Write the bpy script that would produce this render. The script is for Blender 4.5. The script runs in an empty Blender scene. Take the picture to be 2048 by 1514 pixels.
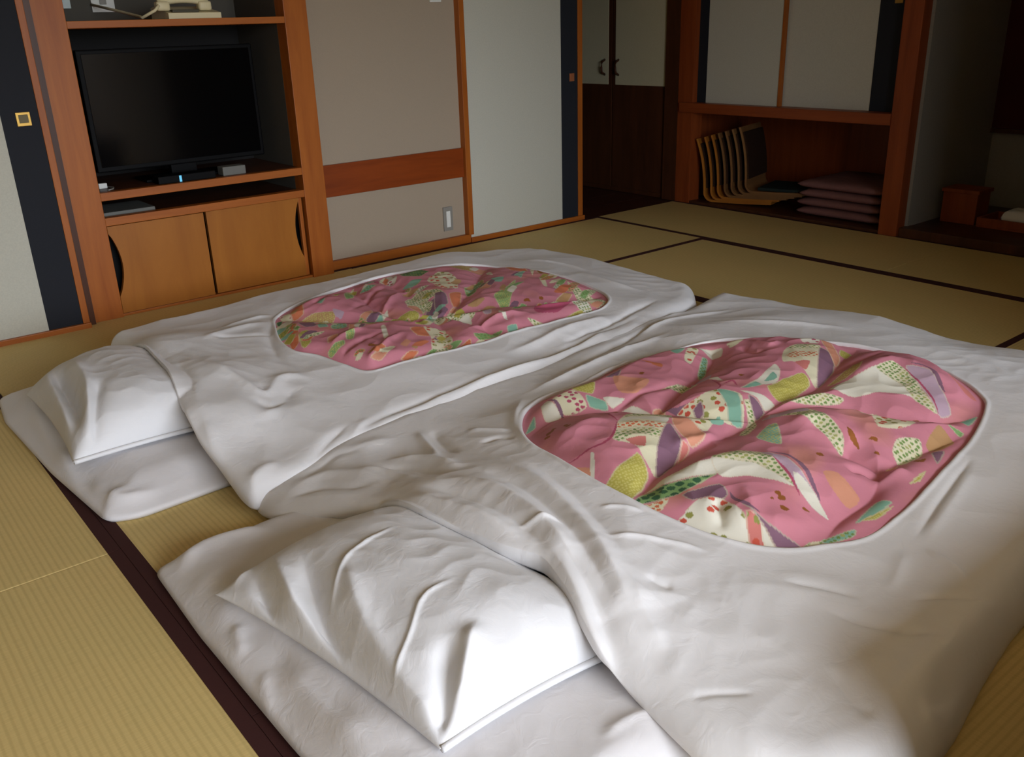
import bpy, bmesh, math, random
import numpy as np
from mathutils import Matrix, Vector

# ------------------------------------------------------------------ camera
CAM_H = 1.15
FPX = 1805.4
YAW, PITCH, ROLL = math.radians(51.6317), math.radians(-21.4154), math.radians(-1.8977)
_f = np.array([math.cos(PITCH) * math.cos(YAW), math.cos(PITCH) * math.sin(YAW), math.sin(PITCH)])
_r = np.array([math.sin(YAW), -math.cos(YAW), 0.0])
_u = np.cross(_r, _f)
_c, _s = math.cos(ROLL), math.sin(ROLL)
CR, CU, CF = _c * _r + _s * _u, -_s * _r + _c * _u, _f

scene = bpy.context.scene
COL = scene.collection
cam_data = bpy.data.cameras.new('camera')
cam_data.sensor_fit = 'HORIZONTAL'
cam_data.sensor_width = 36.0
cam_data.lens = FPX / 2048 * 36.0
cam_data.clip_start = 0.02
cam = bpy.data.objects.new('camera', cam_data)
COL.objects.link(cam)
mw = Matrix.Identity(4)
for i in range(3):
    mw[i][0], mw[i][1], mw[i][2] = CR[i], CU[i], -CF[i]
mw[2][3] = CAM_H
cam.matrix_world = mw
scene.camera = cam

# ------------------------------------------------------------------ light
world = bpy.data.worlds.new('overcast_sky')
scene.world = world
world.use_nodes = True
wn = world.node_tree
wn.nodes.clear()
w_out = wn.nodes.new('ShaderNodeOutputWorld')
w_bg = wn.nodes.new('ShaderNodeBackground')
w_tc = wn.nodes.new('ShaderNodeTexCoord')
w_sep = wn.nodes.new('ShaderNodeSeparateXYZ')
w_ramp = wn.nodes.new('ShaderNodeValToRGB')
w_map = wn.nodes.new('ShaderNodeMapRange')
w_map.inputs['From Min'].default_value = -0.25
w_map.inputs['From Max'].default_value = 0.6
wn.links.new(w_tc.outputs['Generated'], w_sep.inputs[0])
wn.links.new(w_sep.outputs['Z'], w_map.inputs['Value'])
wn.links.new(w_map.outputs[0], w_ramp.inputs[0])
wn.links.new(w_ramp.outputs[0], w_bg.inputs['Color'])
wn.links.new(w_bg.outputs[0], w_out.inputs[0])
e = w_ramp.color_ramp.elements
e[0].position, e[0].color = 0.2, (0.16, 0.17, 0.15, 1)
e[1].position, e[1].color = 0.45, (0.90, 0.97, 1.08, 1)
w_bg.inputs['Strength'].default_value = 18.0

WIN = (-0.5, 2.6, 0.3, 2.25)      # unseen window, placed to explain the light: x0,x1,z0,z1 in the wall at WIN_Y
WIN_Y = -2.3
pl = bpy.data.lights.new('window_portal', 'AREA')
pl.shape = 'RECTANGLE'
pl.size, pl.size_y = WIN[1] - WIN[0], WIN[3] - WIN[2]
pl.cycles.is_portal = True
po = bpy.data.objects.new('window_portal', pl)
COL.objects.link(po)
po.location = ((WIN[0] + WIN[1]) / 2, WIN_Y - 0.02, (WIN[2] + WIN[3]) / 2)
po.rotation_euler = (math.radians(90), 0, 0)

vs = scene.view_settings
vs.view_transform = 'Standard'
vs.look = 'None'
vs.gamma = 1.0
vs.use_curve_mapping = False
vs.exposure = -0.30

# ------------------------------------------------------------------ helpers
rng = random.Random(7)


def ray(px, py):
    return CR * ((px - 1024) / FPX) - CU * ((py - 757) / FPX) + CF


def P(px, py, z=0.0):
    """photo pixel -> world xy on the horizontal plane at height z"""
    d = ray(px, py)
    t = (z - CAM_H) / d[2]
    return (d[0] * t, d[1] * t)


def tag(o, label=None, cat=None, group=None, kind=None):
    if label: o['label'] = label
    if cat: o['category'] = cat
    if group: o['group'] = group
    if kind: o['kind'] = kind
    return o


def empty(name, loc=(0, 0, 0), label=None, cat=None, group=None):
    o = bpy.data.objects.new(name, None)
    COL.objects.link(o)
    o.location = loc
    o.empty_display_size = 0.05
    return tag(o, label, cat, group)


def link(name, me, mat, parent=None, smooth=False):
    o = bpy.data.objects.new(name, me)
    COL.objects.link(o)
    if mat is not None:
        me.materials.append(mat)
    if smooth:
        me.polygons.foreach_set('use_smooth', [True] * len(me.polygons))
    if parent is not None:
        o.parent = parent
        o.location = -Vector(parent.location) if parent.parent is None else Vector((0, 0, 0))
    return o


class MB:
    """collects boxes / tubes / prisms in world coordinates, builds one mesh"""

    def __init__(self):
        self.bm = bmesh.new()

    def box(self, x0, x1, y0, y1, z0, z1, bev=0.0):
        b = bmesh.new()
        bmesh.ops.create_cube(b, size=1.0)
        for v in b.verts:
            v.co = Vector((x0 + (v.co.x + .5) * (x1 - x0), y0 + (v.co.y + .5) * (y1 - y0), z0 + (v.co.z + .5) * (z1 - z0)))
        if bev > 0:
            bmesh.ops.bevel(b, geom=list(b.edges), offset=bev, segments=2, affect='EDGES', profile=0.6)
        self._merge(b)
        return self

    def prism(self, pts, axis, a, c):
        """polygon pts (2d) extruded along axis from a to c; axis x: pts=(y,z), y: (x,z), z: (x,y)"""
        b = bmesh.new()

        def mk(p, t):
            return {'x': (t, p[0], p[1]), 'y': (p[0], t, p[1]), 'z': (p[0], p[1], t)}[axis]
        v0 = [b.verts.new(mk(p, a)) for p in pts]
        v1 = [b.verts.new(mk(p, c)) for p in pts]
        n = len(pts)
        b.faces.new(v0)
        b.faces.new(list(reversed(v1)))
        for i in range(n):
            j = (i + 1) % n
            b.faces.new((v0[i], v0[j], v1[j], v1[i]))
        bmesh.ops.recalc_face_normals(b, faces=list(b.faces))
        self._merge(b)
        return self

    def tube(self, pts, r, seg=8):
        b = bmesh.new()
        pts = [Vector(p) for p in pts]
        rings = []
        for i, p in enumerate(pts):
            d = (pts[min(i + 1, len(pts) - 1)] - pts[max(i - 1, 0)]).normalized()
            up = Vector((0, 0, 1)) if abs(d.z) < .9 else Vector((1, 0, 0))
            s = d.cross(up).normalized()
            t = s.cross(d)
            rings.append([b.verts.new(p + (s * math.cos(k / seg * 2 * math.pi) + t * math.sin(k / seg * 2 * math.pi)) * r) for k in range(seg)])
        for i in range(len(rings) - 1):
            for k in range(seg):
                b.faces.new((rings[i][k], rings[i][(k + 1) % seg], rings[i + 1][(k + 1) % seg], rings[i + 1][k]))
        b.faces.new(list(reversed(rings[0])))
        b.faces.new(rings[-1])
        bmesh.ops.recalc_face_normals(b, faces=list(b.faces))
        self._merge(b)
        return self

    def _merge(self, b):
        me = bpy.data.meshes.new('tmp')
        b.to_mesh(me)
        b.free()
        self.bm.from_mesh(me)
        bpy.data.meshes.remove(me)

    def build(self, name, mat, parent=None, smooth=False):
        me = bpy.data.meshes.new(name)
        self.bm.to_mesh(me)
        self.bm.free()
        return link(name, me, mat, parent, smooth)


def B(name, mat, parent, *dims, bev=0.002):
    return MB().box(*dims, bev=bev).build(name, mat, parent)


# ------------------------------------------------------------------ materials
def lin(c):
    return tuple(((v / 255) / 12.92 if v / 255 <= .04045 else ((v / 255 + .055) / 1.055) ** 2.4) for v in c)


class Mat:
    def __init__(self, name, rgb, rough=.6, spec=.3):
        self.m = bpy.data.materials.new(name)
        self.m.use_nodes = True
        self.t = self.m.node_tree
        self.b = self.t.nodes['Principled BSDF']
        self.b.inputs['Base Color'].default_value = (*rgb, 1)
        self.b.inputs['Roughness'].default_value = rough
        self.b.inputs['Specular IOR Level'].default_value = spec

    def n(self, t, **kw):
        nd = self.t.nodes.new(t)
        for k, v in kw.items():
            if k in nd.inputs:
                nd.inputs[k].default_value = v
            else:
                setattr(nd, k, v)
        return nd

    def l(self, a, b):
        self.t.links.new(a, b)

    def coords(self, scale, rot=(0, 0, 0)):
        tc = self.n('ShaderNodeTexCoord')
        mp = self.n('ShaderNodeMapping')
        mp.inputs['Scale'].default_value = scale
        mp.inputs['Rotation'].default_value = rot
        self.l(tc.outputs['Object'], mp.inputs[0])
        return mp.outputs[0]

    def ramp(self, fac, stops):
        r = self.n('ShaderNodeValToRGB')
        el = r.color_ramp.elements
        while len(el) < len(stops): el.new(.5)
        for e_, (p, c) in zip(el, stops):
            e_.position, e_.color = p, (*c, 1)
        self.l(fac, r.inputs[0])
        return r.outputs[0]

    def bump(self, h, strength, dist=.002):
        bp = self.n('ShaderNodeBump')
        bp.inputs['Strength'].default_value = strength
        bp.inputs['Distance'].default_value = dist
        self.l(h, bp.inputs['Height'])
        self.l(bp.outputs[0], self.b.inputs['Normal'])


def wood(name, c1, c2, scale, rough=.42, spec=.3):
    m = Mat(name, c1, rough, spec)
    co = m.coords(scale)
    nz = m.n('ShaderNodeTexNoise', Scale=1.0, Detail=6.0, Roughness=.6, Distortion=.6)
    m.l(co, nz.inputs['Vector'])
    m.l(m.ramp(nz.outputs['Fac'], [(.3, c2), (.7, c1)]), m.b.inputs['Base Color'])
    m.bump(nz.outputs['Fac'], .12, .001)
    return m.m


W1, W2 = lin((176, 100, 36)), lin((152, 80, 26))
M = {}
M['wood_v'] = wood('orange_wood_upright', W1, W2, (22, 22, 1.6))
M['wood_x'] = wood('orange_wood_along', W1, W2, (1.6, 22, 22))
M['wood_panel'] = wood('cabinet_door_veneer', lin((172, 108, 40)), lin((154, 92, 32)), (9, 9, 1.4), .38)
M['rail_red'] = wood('reddish_wood_rail', lin((144, 64, 16)), lin((120, 50, 11)), (1.5, 20, 20))
M['post_red'] = wood('reddish_wood_post', lin((150, 74, 34)), lin((124, 56, 24)), (20, 20, 1.5))
M['beam_red'] = wood('reddish_wood_beam', lin((150, 74, 34)), lin((124, 56, 24)), (20, 1.5, 20))
M['dark_wood'] = wood('dark_brown_wood', lin((84, 48, 28)), lin((64, 36, 20)), (12, 12, 1.5), .4)
M['dark_floor'] = wood('dark_hall_boards', lin((74, 40, 30)), lin((56, 30, 22)), (14, 1.4, 10), .35)
M['bent_wood'] = wood('bent_plywood', lin((186, 120, 44)), lin((160, 96, 34)), (14, 3, 3), .4)
M['table_wood'] = wood('table_wood', lin((96, 52, 28)), lin((70, 36, 20)), (2, 14, 14), .3)


def plaster(name, rgb, sc=260, strength=.15, rough=.85):
    m = Mat(name, rgb, rough, .15)
    nz = m.n('ShaderNodeTexNoise', Scale=float(sc), Detail=4.0)
    m.l(m.coords((1, 1, 1)), nz.inputs['Vector'])
    dk = tuple(v * .93 for v in rgb)
    m.l(m.ramp(nz.outputs['Fac'], [(.35, dk), (.65, rgb)]), m.b.inputs['Base Color'])
    m.bump(nz.outputs['Fac'], strength, .001)
    return m.m


M['paper'] = plaster('white_door_paper', lin((198, 196, 182)), 180, .08)
M['cream_paper'] = plaster('cream_door_paper', lin((200, 192, 160)), 180, .08)
M['beige'] = plaster('beige_wall_cloth', lin((170, 154, 134)), 420, .2)
M['grey_wall'] = plaster('grey_alcove_plaster', lin((150, 146, 136)), 120, .25)
M['ceil'] = plaster('ceiling_board', lin((222, 214, 198)), 60, .1)
M['black_strip'] = plaster('blue_black_door_paper', lin((38, 40, 46)), 300, .1, .7)
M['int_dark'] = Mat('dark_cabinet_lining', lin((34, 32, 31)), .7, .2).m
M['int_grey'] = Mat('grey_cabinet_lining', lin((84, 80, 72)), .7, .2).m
M['black'] = Mat('black_plastic', lin((8, 8, 9)), .5, .1).m
M['screen'] = Mat('tv_glass', lin((5, 5, 6)), .1, .18).m
M['brass'] = Mat('brass', lin((176, 140, 70)), .4, .5).m
M['brass'].node_tree.nodes['Principled BSDF'].inputs['Metallic'].default_value = .8
M['brass_dark'] = Mat('dark_olive_brass', lin((104, 90, 46)), .5, .4).m  # darker olive brass for the middle of the finger pull
M['copper'] = Mat('copper_pull', lin((190, 120, 80)), .45, .4).m
M['copper'].node_tree.nodes['Principled BSDF'].inputs['Metallic'].default_value = .5
M['plate_white'] = Mat('white_plastic', lin((226, 226, 220)), .4, .4).m
M['plate_grey'] = Mat('grey_plastic', lin((140, 136, 128)), .45, .4).m
M['steel'] = Mat('brushed_steel', lin((150, 165, 165)), .35, .5).m
M['phone'] = Mat('cream_plastic', lin((222, 210, 170)), .4, .4).m
M['phone_dark'] = Mat('phone_keypad_dark', lin((70, 66, 50)), .5, .3).m
M['grey_box'] = Mat('grey_box_plastic', lin((110, 110, 104)), .5, .3).m
mled = Mat('blue_indicator', lin((90, 180, 220)), .4, .3)
mled.b.inputs['Emission Color'].default_value = (.15, .55, .8, 1)
mled.b.inputs['Emission Strength'].default_value = .8
M['led'] = mled.m
M['seat_cloth'] = Mat('dark_green_seat_cloth', lin((38, 46, 44)), .9, .1).m
M['back_cloth'] = Mat('dark_brown_back_cloth', lin((54, 36, 26)), .9, .1).m
M['bent_wood_dark'] = wood('darker_bent_plywood', lin((140, 100, 60)), lin((116, 80, 46)), (14, 3, 3), .45)
M['scroll'] = plaster('dark_red_scroll_cloth', lin((74, 30, 26)), 200, .1)
M['scroll_b'] = plaster('russet_scroll_border', lin((104, 54, 32)), 200, .1)

# tatami: rush weave, ribs along the mat's long side
def tatami(name, axis):
    m = Mat(name, lin((190, 168, 100)), .62, .25)
    tc = m.n('ShaderNodeTexCoord')
    wv = m.n('ShaderNodeTexWave', Scale=1.0, Distortion=.35, Detail=1.0)
    wv.wave_type = 'BANDS'
    wv.bands_direction = 'X' if axis == 'y' else 'Y'
    mp = m.n('ShaderNodeMapping')
    mp.inputs['Scale'].default_value = (22, 22, 22)
    m.l(tc.outputs['Object'], mp.inputs[0])
    m.l(mp.outputs[0], wv.inputs['Vector'])
    nz = m.n('ShaderNodeTexNoise', Scale=1.0, Detail=5.0)
    mp2 = m.n('ShaderNodeMapping')
    mp2.inputs['Scale'].default_value = (500, 30, 30) if axis == 'x' else (30, 500, 30)
    m.l(tc.outputs['Object'], mp2.inputs[0])
    m.l(mp2.outputs[0], nz.inputs['Vector'])
    n2 = m.n('ShaderNodeTexNoise', Scale=2.2, Detail=2.0)
    m.l(tc.outputs['Object'], n2.inputs['Vector'])
    a = m.ramp(wv.outputs['Fac'], [(.05, lin((212, 186, 124))), (.55, lin((224, 198, 134)))])
    b = m.ramp(nz.outputs['Fac'], [(.3, (.88, .87, .84)), (.7, (1, 1, 1))])
    c = m.ramp(n2.outputs['Fac'], [(.3, (.93, .95, .93)), (.7, (1, .98, .96))])
    x1 = m.n('ShaderNodeMixRGB', blend_type='MULTIPLY', Fac=1.0)
    m.l(a, x1.inputs[1]); m.l(b, x1.inputs[2])
    x2 = m.n('ShaderNodeMixRGB', blend_type='MULTIPLY', Fac=1.0)
    m.l(x1.outputs[0], x2.inputs[1]); m.l(c, x2.inputs[2])
    m.l(x2.outputs[0], m.b.inputs['Base Color'])
    ad = m.n('ShaderNodeMath', operation='ADD')
    m.l(wv.outputs['Fac'], ad.inputs[0]); m.l(nz.outputs['Fac'], ad.inputs[1])
    m.bump(ad.outputs[0], .22, .001)
    return m.m


M['tatami_x'] = tatami('tatami_rush_x', 'x')
M['tatami_y'] = tatami('tatami_rush_y', 'y')
M['heri'] = plaster('maroon_tatami_border_cloth', lin((66, 38, 36)), 500, .3)


def cotton(name, rgb, rough=.55):
    m = Mat(name, rgb, rough, .28)
    m.b.inputs['Sheen Weight'].default_value = .12
    nz = m.n('ShaderNodeTexNoise', Scale=26.0, Detail=4.0, Roughness=.55, Distortion=1.2)
    m.l(m.coords((1, 1, 1)), nz.inputs['Vector'])
    m.bump(nz.outputs['Fac'], .22, .006)
    return m.m


M['cotton'] = cotton('white_cotton_cover', lin((228, 226, 226)))
M['pillow_cotton'] = cotton('white_pillow_cotton', lin((220, 219, 220)))
M['sheet'] = cotton('white_mattress_sheet', lin((224, 221, 222)))
mq = Mat('printed_quilt_cloth', (1, 1, 1), .55, .25)
at = mq.n('ShaderNodeAttribute', attribute_name='print')
mq.l(at.outputs['Color'], mq.b.inputs['Base Color'])
nzq = mq.n('ShaderNodeTexNoise', Scale=40.0, Detail=3.0, Distortion=.8)
mq.l(mq.coords((1, 1, 1)), nzq.inputs['Vector'])
mq.bump(nzq.outputs['Fac'], .2, .004)
M['quilt'] = mq.m
M['zabuton'] = plaster('mauve_cushion_cloth', lin((132, 92, 88)), 90, .3)

# ------------------------------------------------------------------ room shell
YL = 4.0595          # cabinet front plane
XR = 4.715           # closet front plane


def struct(o):
    o['kind'] = 'structure'
    return o


# floor slab + hall boards
fl = struct(B('floor', M['dark_floor'], None, -2.7, 5.75, -2.4, 6.35, -.15, -.056, bev=0))
HB = 0.052


def mat_piece(x0, x1, y0, y1, along):
    """one tatami mat with cloth borders on its long sides"""
    t = MB().box(x0 + .0008, x1 - .0008, y0 + .0008, y1 - .0008, -.055, 0.0, bev=.003).build('tatami_mat', M['tatami_' + along], fl)
    for s in (0, 1):
        if along == 'x':
            a, b = (y0, y0 + .03) if s == 0 else (y1 - .03, y1)
            MB().box(x0 + .001, x1 - .001, a, b, -.05, .0014, bev=.0005).build('border', M['heri'], t)
        else:
            a, b = (x0, x0 + .03) if s == 0 else (x1 - .03, x1)
            MB().box(a, b, y0 + .001, y1 - .001, -.05, .0014, bev=.0005).build('border', M['heri'], t)


X1, X2, X3, X4 = .423, 2.05, 3.99 - .03, XR     # seams
YA, YB, YT = 1.325, 3.215, 4.05
XV = [.423, 1.24, 2.13, 3.02, 3.96]
# column against the closet wall
mat_piece(3.96, XR, 2.16, 4.105, 'y')
mat_piece(3.96, XR, .42, 2.16, 'y')
# row along the cabinet wall
mat_piece(.423, 2.2, YB, 4.112, 'x')
mat_piece(2.2, 3.96, YB, 4.105, 'x')
# centre
for i in range(4):
    mat_piece(XV[i], XV[i + 1], YA, YB, 'y')
mat_piece(.423, 1.24, -.56, YA, 'y')
mat_piece(.423, 1.24, -1.3, -.56, 'y')
mat_piece(1.24, 2.55, .355, YA, 'x')
mat_piece(2.55, 3.96, .42, YA, 'x')
mat_piece(1.24, 2.75, -.5, .355, 'x')
mat_piece(1.24, 2.75, -1.3, -.5, 'x')
# column left of the pillows
for k, xa in enumerate((-.49, -1.4, -2.32)):
    mat_piece(xa, xa + .912, 2.075, 4.0, 'y')
    mat_piece(xa, xa + .912, .14, 2.075, 'y')
    mat_piece(xa, xa + .912, -1.3, .14, 'y')
# boards of the window-side corridor
for i in range(4):
    B('floor_board', M['wood_x'], fl, -2.6, 2.75, -2.3 + i * .25, -2.3 + i * .25 + .247, -.055, -.002, bev=.002)
# hall floor boards behind the opening
for i in range(8):
    B('floor_board', M['dark_floor'], fl, 3.0, 5.0, 4.112 + i * .25, 4.112 + i * .25 + .247, -.055, -.002, bev=.002)

ceil = struct(B('ceiling', M['ceil'], None, -2.7, 5.75, -2.4, 6.35, 2.4, 2.5, bev=0))
struct(B('wall_front', M['beige'], None, -2.7, -2.6, -2.4, 6.35, -.1, 2.4, bev=0))
# window wall
m = MB()
m.box(-2.6, WIN[0], WIN_Y - .1, WIN_Y, -.1, 2.4)
m.box(WIN[1], 2.75, WIN_Y - .1, WIN_Y, -.1, 2.4)
m.box(2.75, 5.75, WIN_Y - .1, .42, -.1, 2.4)            # unseen block, added to shade the closet end of the room
m.box(WIN[0], WIN[1], WIN_Y - .1, WIN_Y, -.1, WIN[2])
m.box(WIN[0], WIN[1], WIN_Y - .1, WIN_Y, WIN[3], 2.4)
struct(m.build('wall_right', M['beige']))
w1 = MB()
for i in range(5):
    xx = WIN[0] + (WIN[1] - WIN[0]) * i / 4
    w1.box(xx - .02 if i else xx, xx + .02 if i < 4 else xx, WIN_Y - .07, WIN_Y - .03, WIN[2], WIN[3])
w1.box(WIN[0], WIN[1], WIN_Y - .07, WIN_Y - .03, WIN[2], WIN[2] + .04)
w1.box(WIN[0], WIN[1], WIN_Y - .07, WIN_Y - .03, WIN[3] - .04, WIN[3])
struct(w1.build('window_1', M['dark_wood']))

# back wall (closet, alcove): solid behind, returns around the alcove
m = MB()
m.box(5.62, 5.75, .42, 6.35, -.1, 2.4)            # far face
m.box(XR + .02, 5.62, .42, 1.7, -.1, 2.4)          # right of the alcove, unseen, brought close to shade it
m.box(XR + .05, 5.62, 2.475, 2.6, -.055, 2.4)       # between alcove and closet
m.box(XR + .09, 5.62, 4.075, 4.10, -.055, 2.4)       # between closet and wardrobe
struct(m.build('wall_back', M['grey_wall']))
struct(B('wall_hall', M['beige'], None, 2.9, 5.62, 6.2, 6.35, -.1, 2.4, bev=0))

# left wall: masonry behind doors, beige cloth panels
m = MB()
m.box(-2.6, .915, 4.07, 4.2, -.055, 2.4)
m.box(.915, 2.09, 4.62, 4.75, -.055, 2.4)
m.box(2.0, 2.1, 4.2, 4.75, -.055, 2.4)
m.box(.87, .92, 4.2, 4.75, -.055, 2.4)
m.box(2.09, 2.99, 4.14, 4.26, -.055, 2.4)
m.box(2.99, 3.87, 4.16, 4.26, -.055, 2.4)
m.box(2.99, 3.05, 4.26, 6.25, -.055, 2.4)
struct(m.build('wall_left', M['beige']))
struct(B('trim_1', M['rail_red'], None, 2.087, 2.975, 4.122, 4.141, .37, .527))
struct(B('baseboard_left', M['wood_x'], None, 2.087, 2.995, 4.112, 4.141, -.002, .046))
struct(B('trim_2', M['wood_v'], None, 2.972, 3.005, 4.098, 4.141, .046, 2.0))
struct(B('trim_3', M['wood_x'], None, 2.99, 3.87, 4.1, 4.165, -.002, .028))
struct(B('trim_4', M['wood_x'], None, -2.6, .892, 4.0, 4.075, -.002, .022))
struct(B('trim_8', M['dark_wood'], None, .889, .92, 4.04, 4.072, -.002, 1.9, bev=0))
struct(B('trim_5', M['wood_x'], None, 2.99, XR, 4.1, 4.2, 1.85, 1.95))
struct(B('trim_6', M['wood_x'], None, -2.6, .915, 4.0, 4.075, 1.85, 1.95))
struct(MB().box(2.99, XR, 4.12, 4.26, 1.95, 2.4).build('wall_over_opening', M['beige']))


def fusuma(name, x0, xs, xw, x1, y, z0, handle, hmat):
    d = struct(B(name, M['paper'], None, x0, xs, y, y + .03, z0, 1.85, bev=.001))
    B('edge_strip', M['black_strip'], d, xs, xw, y + .001, y + .03, z0, 1.85, bev=.0008)
    B('edge_stile', M['wood_v'], d, xw, x1, y - .004, y + .034, z0, 1.85, bev=.002)
    hx, hz, hw, hh = handle
    g = MB()
    g.box(hx - hw, hx + hw, y - .004, y + .004, hz - hh, hz + hh, bev=.0015)
    hd = g.build('handle', hmat, d)
    hd['label'] = 'small metal finger pull'
    B('handle_recess', M['brass_dark'] if hmat == M['brass'] else hmat, hd, hx - hw * .65, hx + hw * .65, y - .0052, y - .003, hz - hh * .55, hz + hh * .65, bev=.0005)
    return d


fusuma('door_1', -.16, .728, .863, .89, 4.0135, .022, (.806, .866, .026, .026), M['brass'])
fusuma('door_2', 2.995, 3.692, 3.822, 3.858, 4.111, .028, (3.775, .85, .018, .022), M['copper'])
d3 = struct(B('door_3', M['paper'], None, -2.0, -.1, 4.046, 4.066, .022, 1.85, bev=.001))

# wall outlets on the beige panel
o = empty('wall_outlet', (2.857, 4.14, .15), 'grey wall outlet with white insert low on the beige panel', 'outlet')
B('cover_plate', M['plate_grey'], o, 2.826, 2.888, 4.132, 4.14, .085, .218)
B('socket_insert', M['plate_white'], o, 2.844, 2.870, 4.128, 4.134, .105, .195)
o = empty('wall_switch', (2.857, 4.14, 1.34), 'white light switch plate high on the beige panel', 'switch')
B('cover_plate', M['plate_white'], o, 2.82, 2.89, 4.132, 4.14, 1.268, 1.39)
B('rocker', M['plate_grey'], o, 2.838, 2.872, 4.129, 4.134, 1.29, 1.37)

# ------------------------------------------------------------------ tv cabinet
cb = empty('tv_cabinet', (1.5, YL, 0), 'built-in orange wood television cabinet with open shelves and two low doors', 'cabinet')
B('post', M['wood_v'], cb, .918, 1.043, YL, YL + .09, 0, 2.0)
B('post', M['wood_v'], cb, 1.972, 2.086, YL, YL + .09, 0, 2.0)
B('shelf', M['wood_x'], cb, 1.043, 1.972, YL + .002, 4.6, 1.187, 1.215)
B('shelf', M['wood_x'], cb, 1.043, 1.972, YL + .002, YL + .04, .508, .542)
B('shelf_board', M['dark_wood'], cb, 1.043, 1.972, YL + .04, 4.6, .512, .542)
B('door_rail', M['wood_x'], cb, 1.043, 1.972, YL + .002, YL + .05, .402, .436)
B('drawer_board', M['dark_wood'], cb, 1.043, 1.972, YL + .05, 4.6, .402, .43)
B('bottom_rail', M['wood_x'], cb, 1.043, 1.972, YL + .012, YL + .06, 0, .012)
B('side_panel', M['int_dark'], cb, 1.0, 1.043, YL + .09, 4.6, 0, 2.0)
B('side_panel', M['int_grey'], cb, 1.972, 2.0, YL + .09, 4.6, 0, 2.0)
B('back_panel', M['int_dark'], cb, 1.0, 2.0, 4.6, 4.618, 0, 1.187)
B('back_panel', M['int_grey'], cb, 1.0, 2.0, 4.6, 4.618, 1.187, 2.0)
B('top_panel', M['wood_x'], cb, 1.043, 1.972, YL, 4.6, 1.95, 2.0)
B('latch_plate', M['steel'], cb, 1.055, 1.085, YL + .05, YL + .058, 1.262, 1.32)


def notch(xs, sgn, z0, z1, dep, n=14):
    pts = []
    for i in range(n + 1):
        t = i / n
        pts.append((xs + sgn * dep * math.sin(math.pi * t) ** .8, z0 + (z1 - z0) * t))
    return pts


zb, zt = .014, .398
# left door, finger notch on its left edge
pts = [(1.468, zb), (1.468, zt), (1.047, zt)] + list(reversed(notch(1.047, 1, .09, .368, .036))) + [(1.047, zb)]
MB().prism(pts, 'y', YL + .012, YL + .034).build('door', M['wood_panel'], cb)
# right door, crescent notch in front of its stile
pts = [(1.484, zb), (1.484, zt), (1.944, zt)] + list(reversed(notch(1.944, -1, .105, .385, .03))) + [(1.944, zb)]
dr = MB().prism(pts, 'y', YL + .022, YL + .044).build('door', M['wood_panel'], cb)
B('stile', M['wood_v'], dr, 1.944, 1.962, YL + .022, YL + .044, zb, zt)
B('door_gap_shade', M['black'], cb, 1.043, 1.972, YL + .075, YL + .08, .0, .4)  # black sheet standing in for the shade inside the lower cabinet

# things in the cabinet
tv = empty('television', (1.48, 4.3, .542), 'black flat screen television standing in the open cabinet bay', 'television')
B('bezel', M['black'], tv, 1.10, 1.875, 4.24, 4.285, .60, 1.105, bev=.006)
B('screen', M['screen'], tv, 1.118, 1.857, 4.236, 4.242, .622, 1.088, bev=.001)
B('stand_neck', M['black'], tv, 1.42, 1.54, 4.25, 4.29, .55, .61, bev=.004)
B('stand_base', M['black'], tv, 1.28, 1.68, 4.18, 4.36, .5425, .555, bev=.005)
sb = empty('set_top_box', (1.36, 4.11, .5405), 'small black set top box with blue light in front of the television', 'box')
B('case', M['black'], sb, 1.30, 1.56, 4.085, 4.17, .5425, .575, bev=.004)
B('power_light', M['led'], sb, 1.392, 1.402, 4.0815, 4.086, .545, .572, bev=.001)
B('small_grey_box', M['grey_box'], None, 1.60, 1.71, 4.10, 4.165, .5425, .582, bev=.004)
tag(bpy.data.objects['small_grey_box'], 'small grey box on the television shelf beside the set top box', 'box')
pl_ = empty('power_plug', (1.07, 4.2, .5405), 'white plug with thin cable in the corner of the television shelf', 'plug')
B('plug_body', M['plate_white'], pl_, 1.075, 1.11, 4.18, 4.2, .5425, .565, bev=.003)
MB().tube([(1.11, 4.19, .548), (1.13, 4.16, .546), (1.115, 4.12, .546), (1.09, 4.10, .546)], .003).build('cable', M['plate_grey'], pl_, True)
tag(B('flat_grey_tray', M['grey_box'], None, 1.06, 1.28, 4.13, 4.36, .431, .447, bev=.003), 'flat grey tray lying in the slot under the television shelf', 'tray')
ph = empty('telephone', (1.56, 4.15, 1.2155), 'cream telephone with handset on the top cabinet shelf', 'telephone')
MB().prism([(4.09, 1.2155), (4.30, 1.2155), (4.30, 1.262), (4.27, 1.268), (4.09, 1.238)], 'x', 1.46, 1.69).build('base', M['phone'], ph)
hs = []
for i in range(13):
    t = i / 12
    hs.append((1.435 + .215 * t, 4.13, 1.279 + .012 * math.sin(math.pi * t)))
g = MB().tube(hs, .014)
for xx in (1.452, 1.633):
    g.box(xx - .028, xx + .028, 4.107, 4.153, 1.247, 1.285, bev=.010)
g.build('handset', M['phone'], ph, True)
B('keypad', M['phone_dark'], ph, 1.485, 1.60, 4.105, 4.16, 1.24, 1.252)
MB().tube([(1.30, 4.59, 1.29), (1.34, 4.4, 1.26), (1.38, 4.2, 1.228), (1.36, 4.12, 1.223), (1.41, 4.10, 1.25), (1.43, 4.10, 1.27)], .006).build('cord', M['phone'], ph, True)
j = empty('phone_jack', (1.36, 4.6, 1.3), 'white phone jack plate on the cabinet back above the telephone cord', 'jack')
B('cover_plate', M['plate_white'], j, 1.30, 1.40, 4.59, 4.599, 1.258, 1.38)
B('socket', M['plate_grey'], j, 1.335, 1.365, 4.586, 4.591, 1.29, 1.32)

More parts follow.
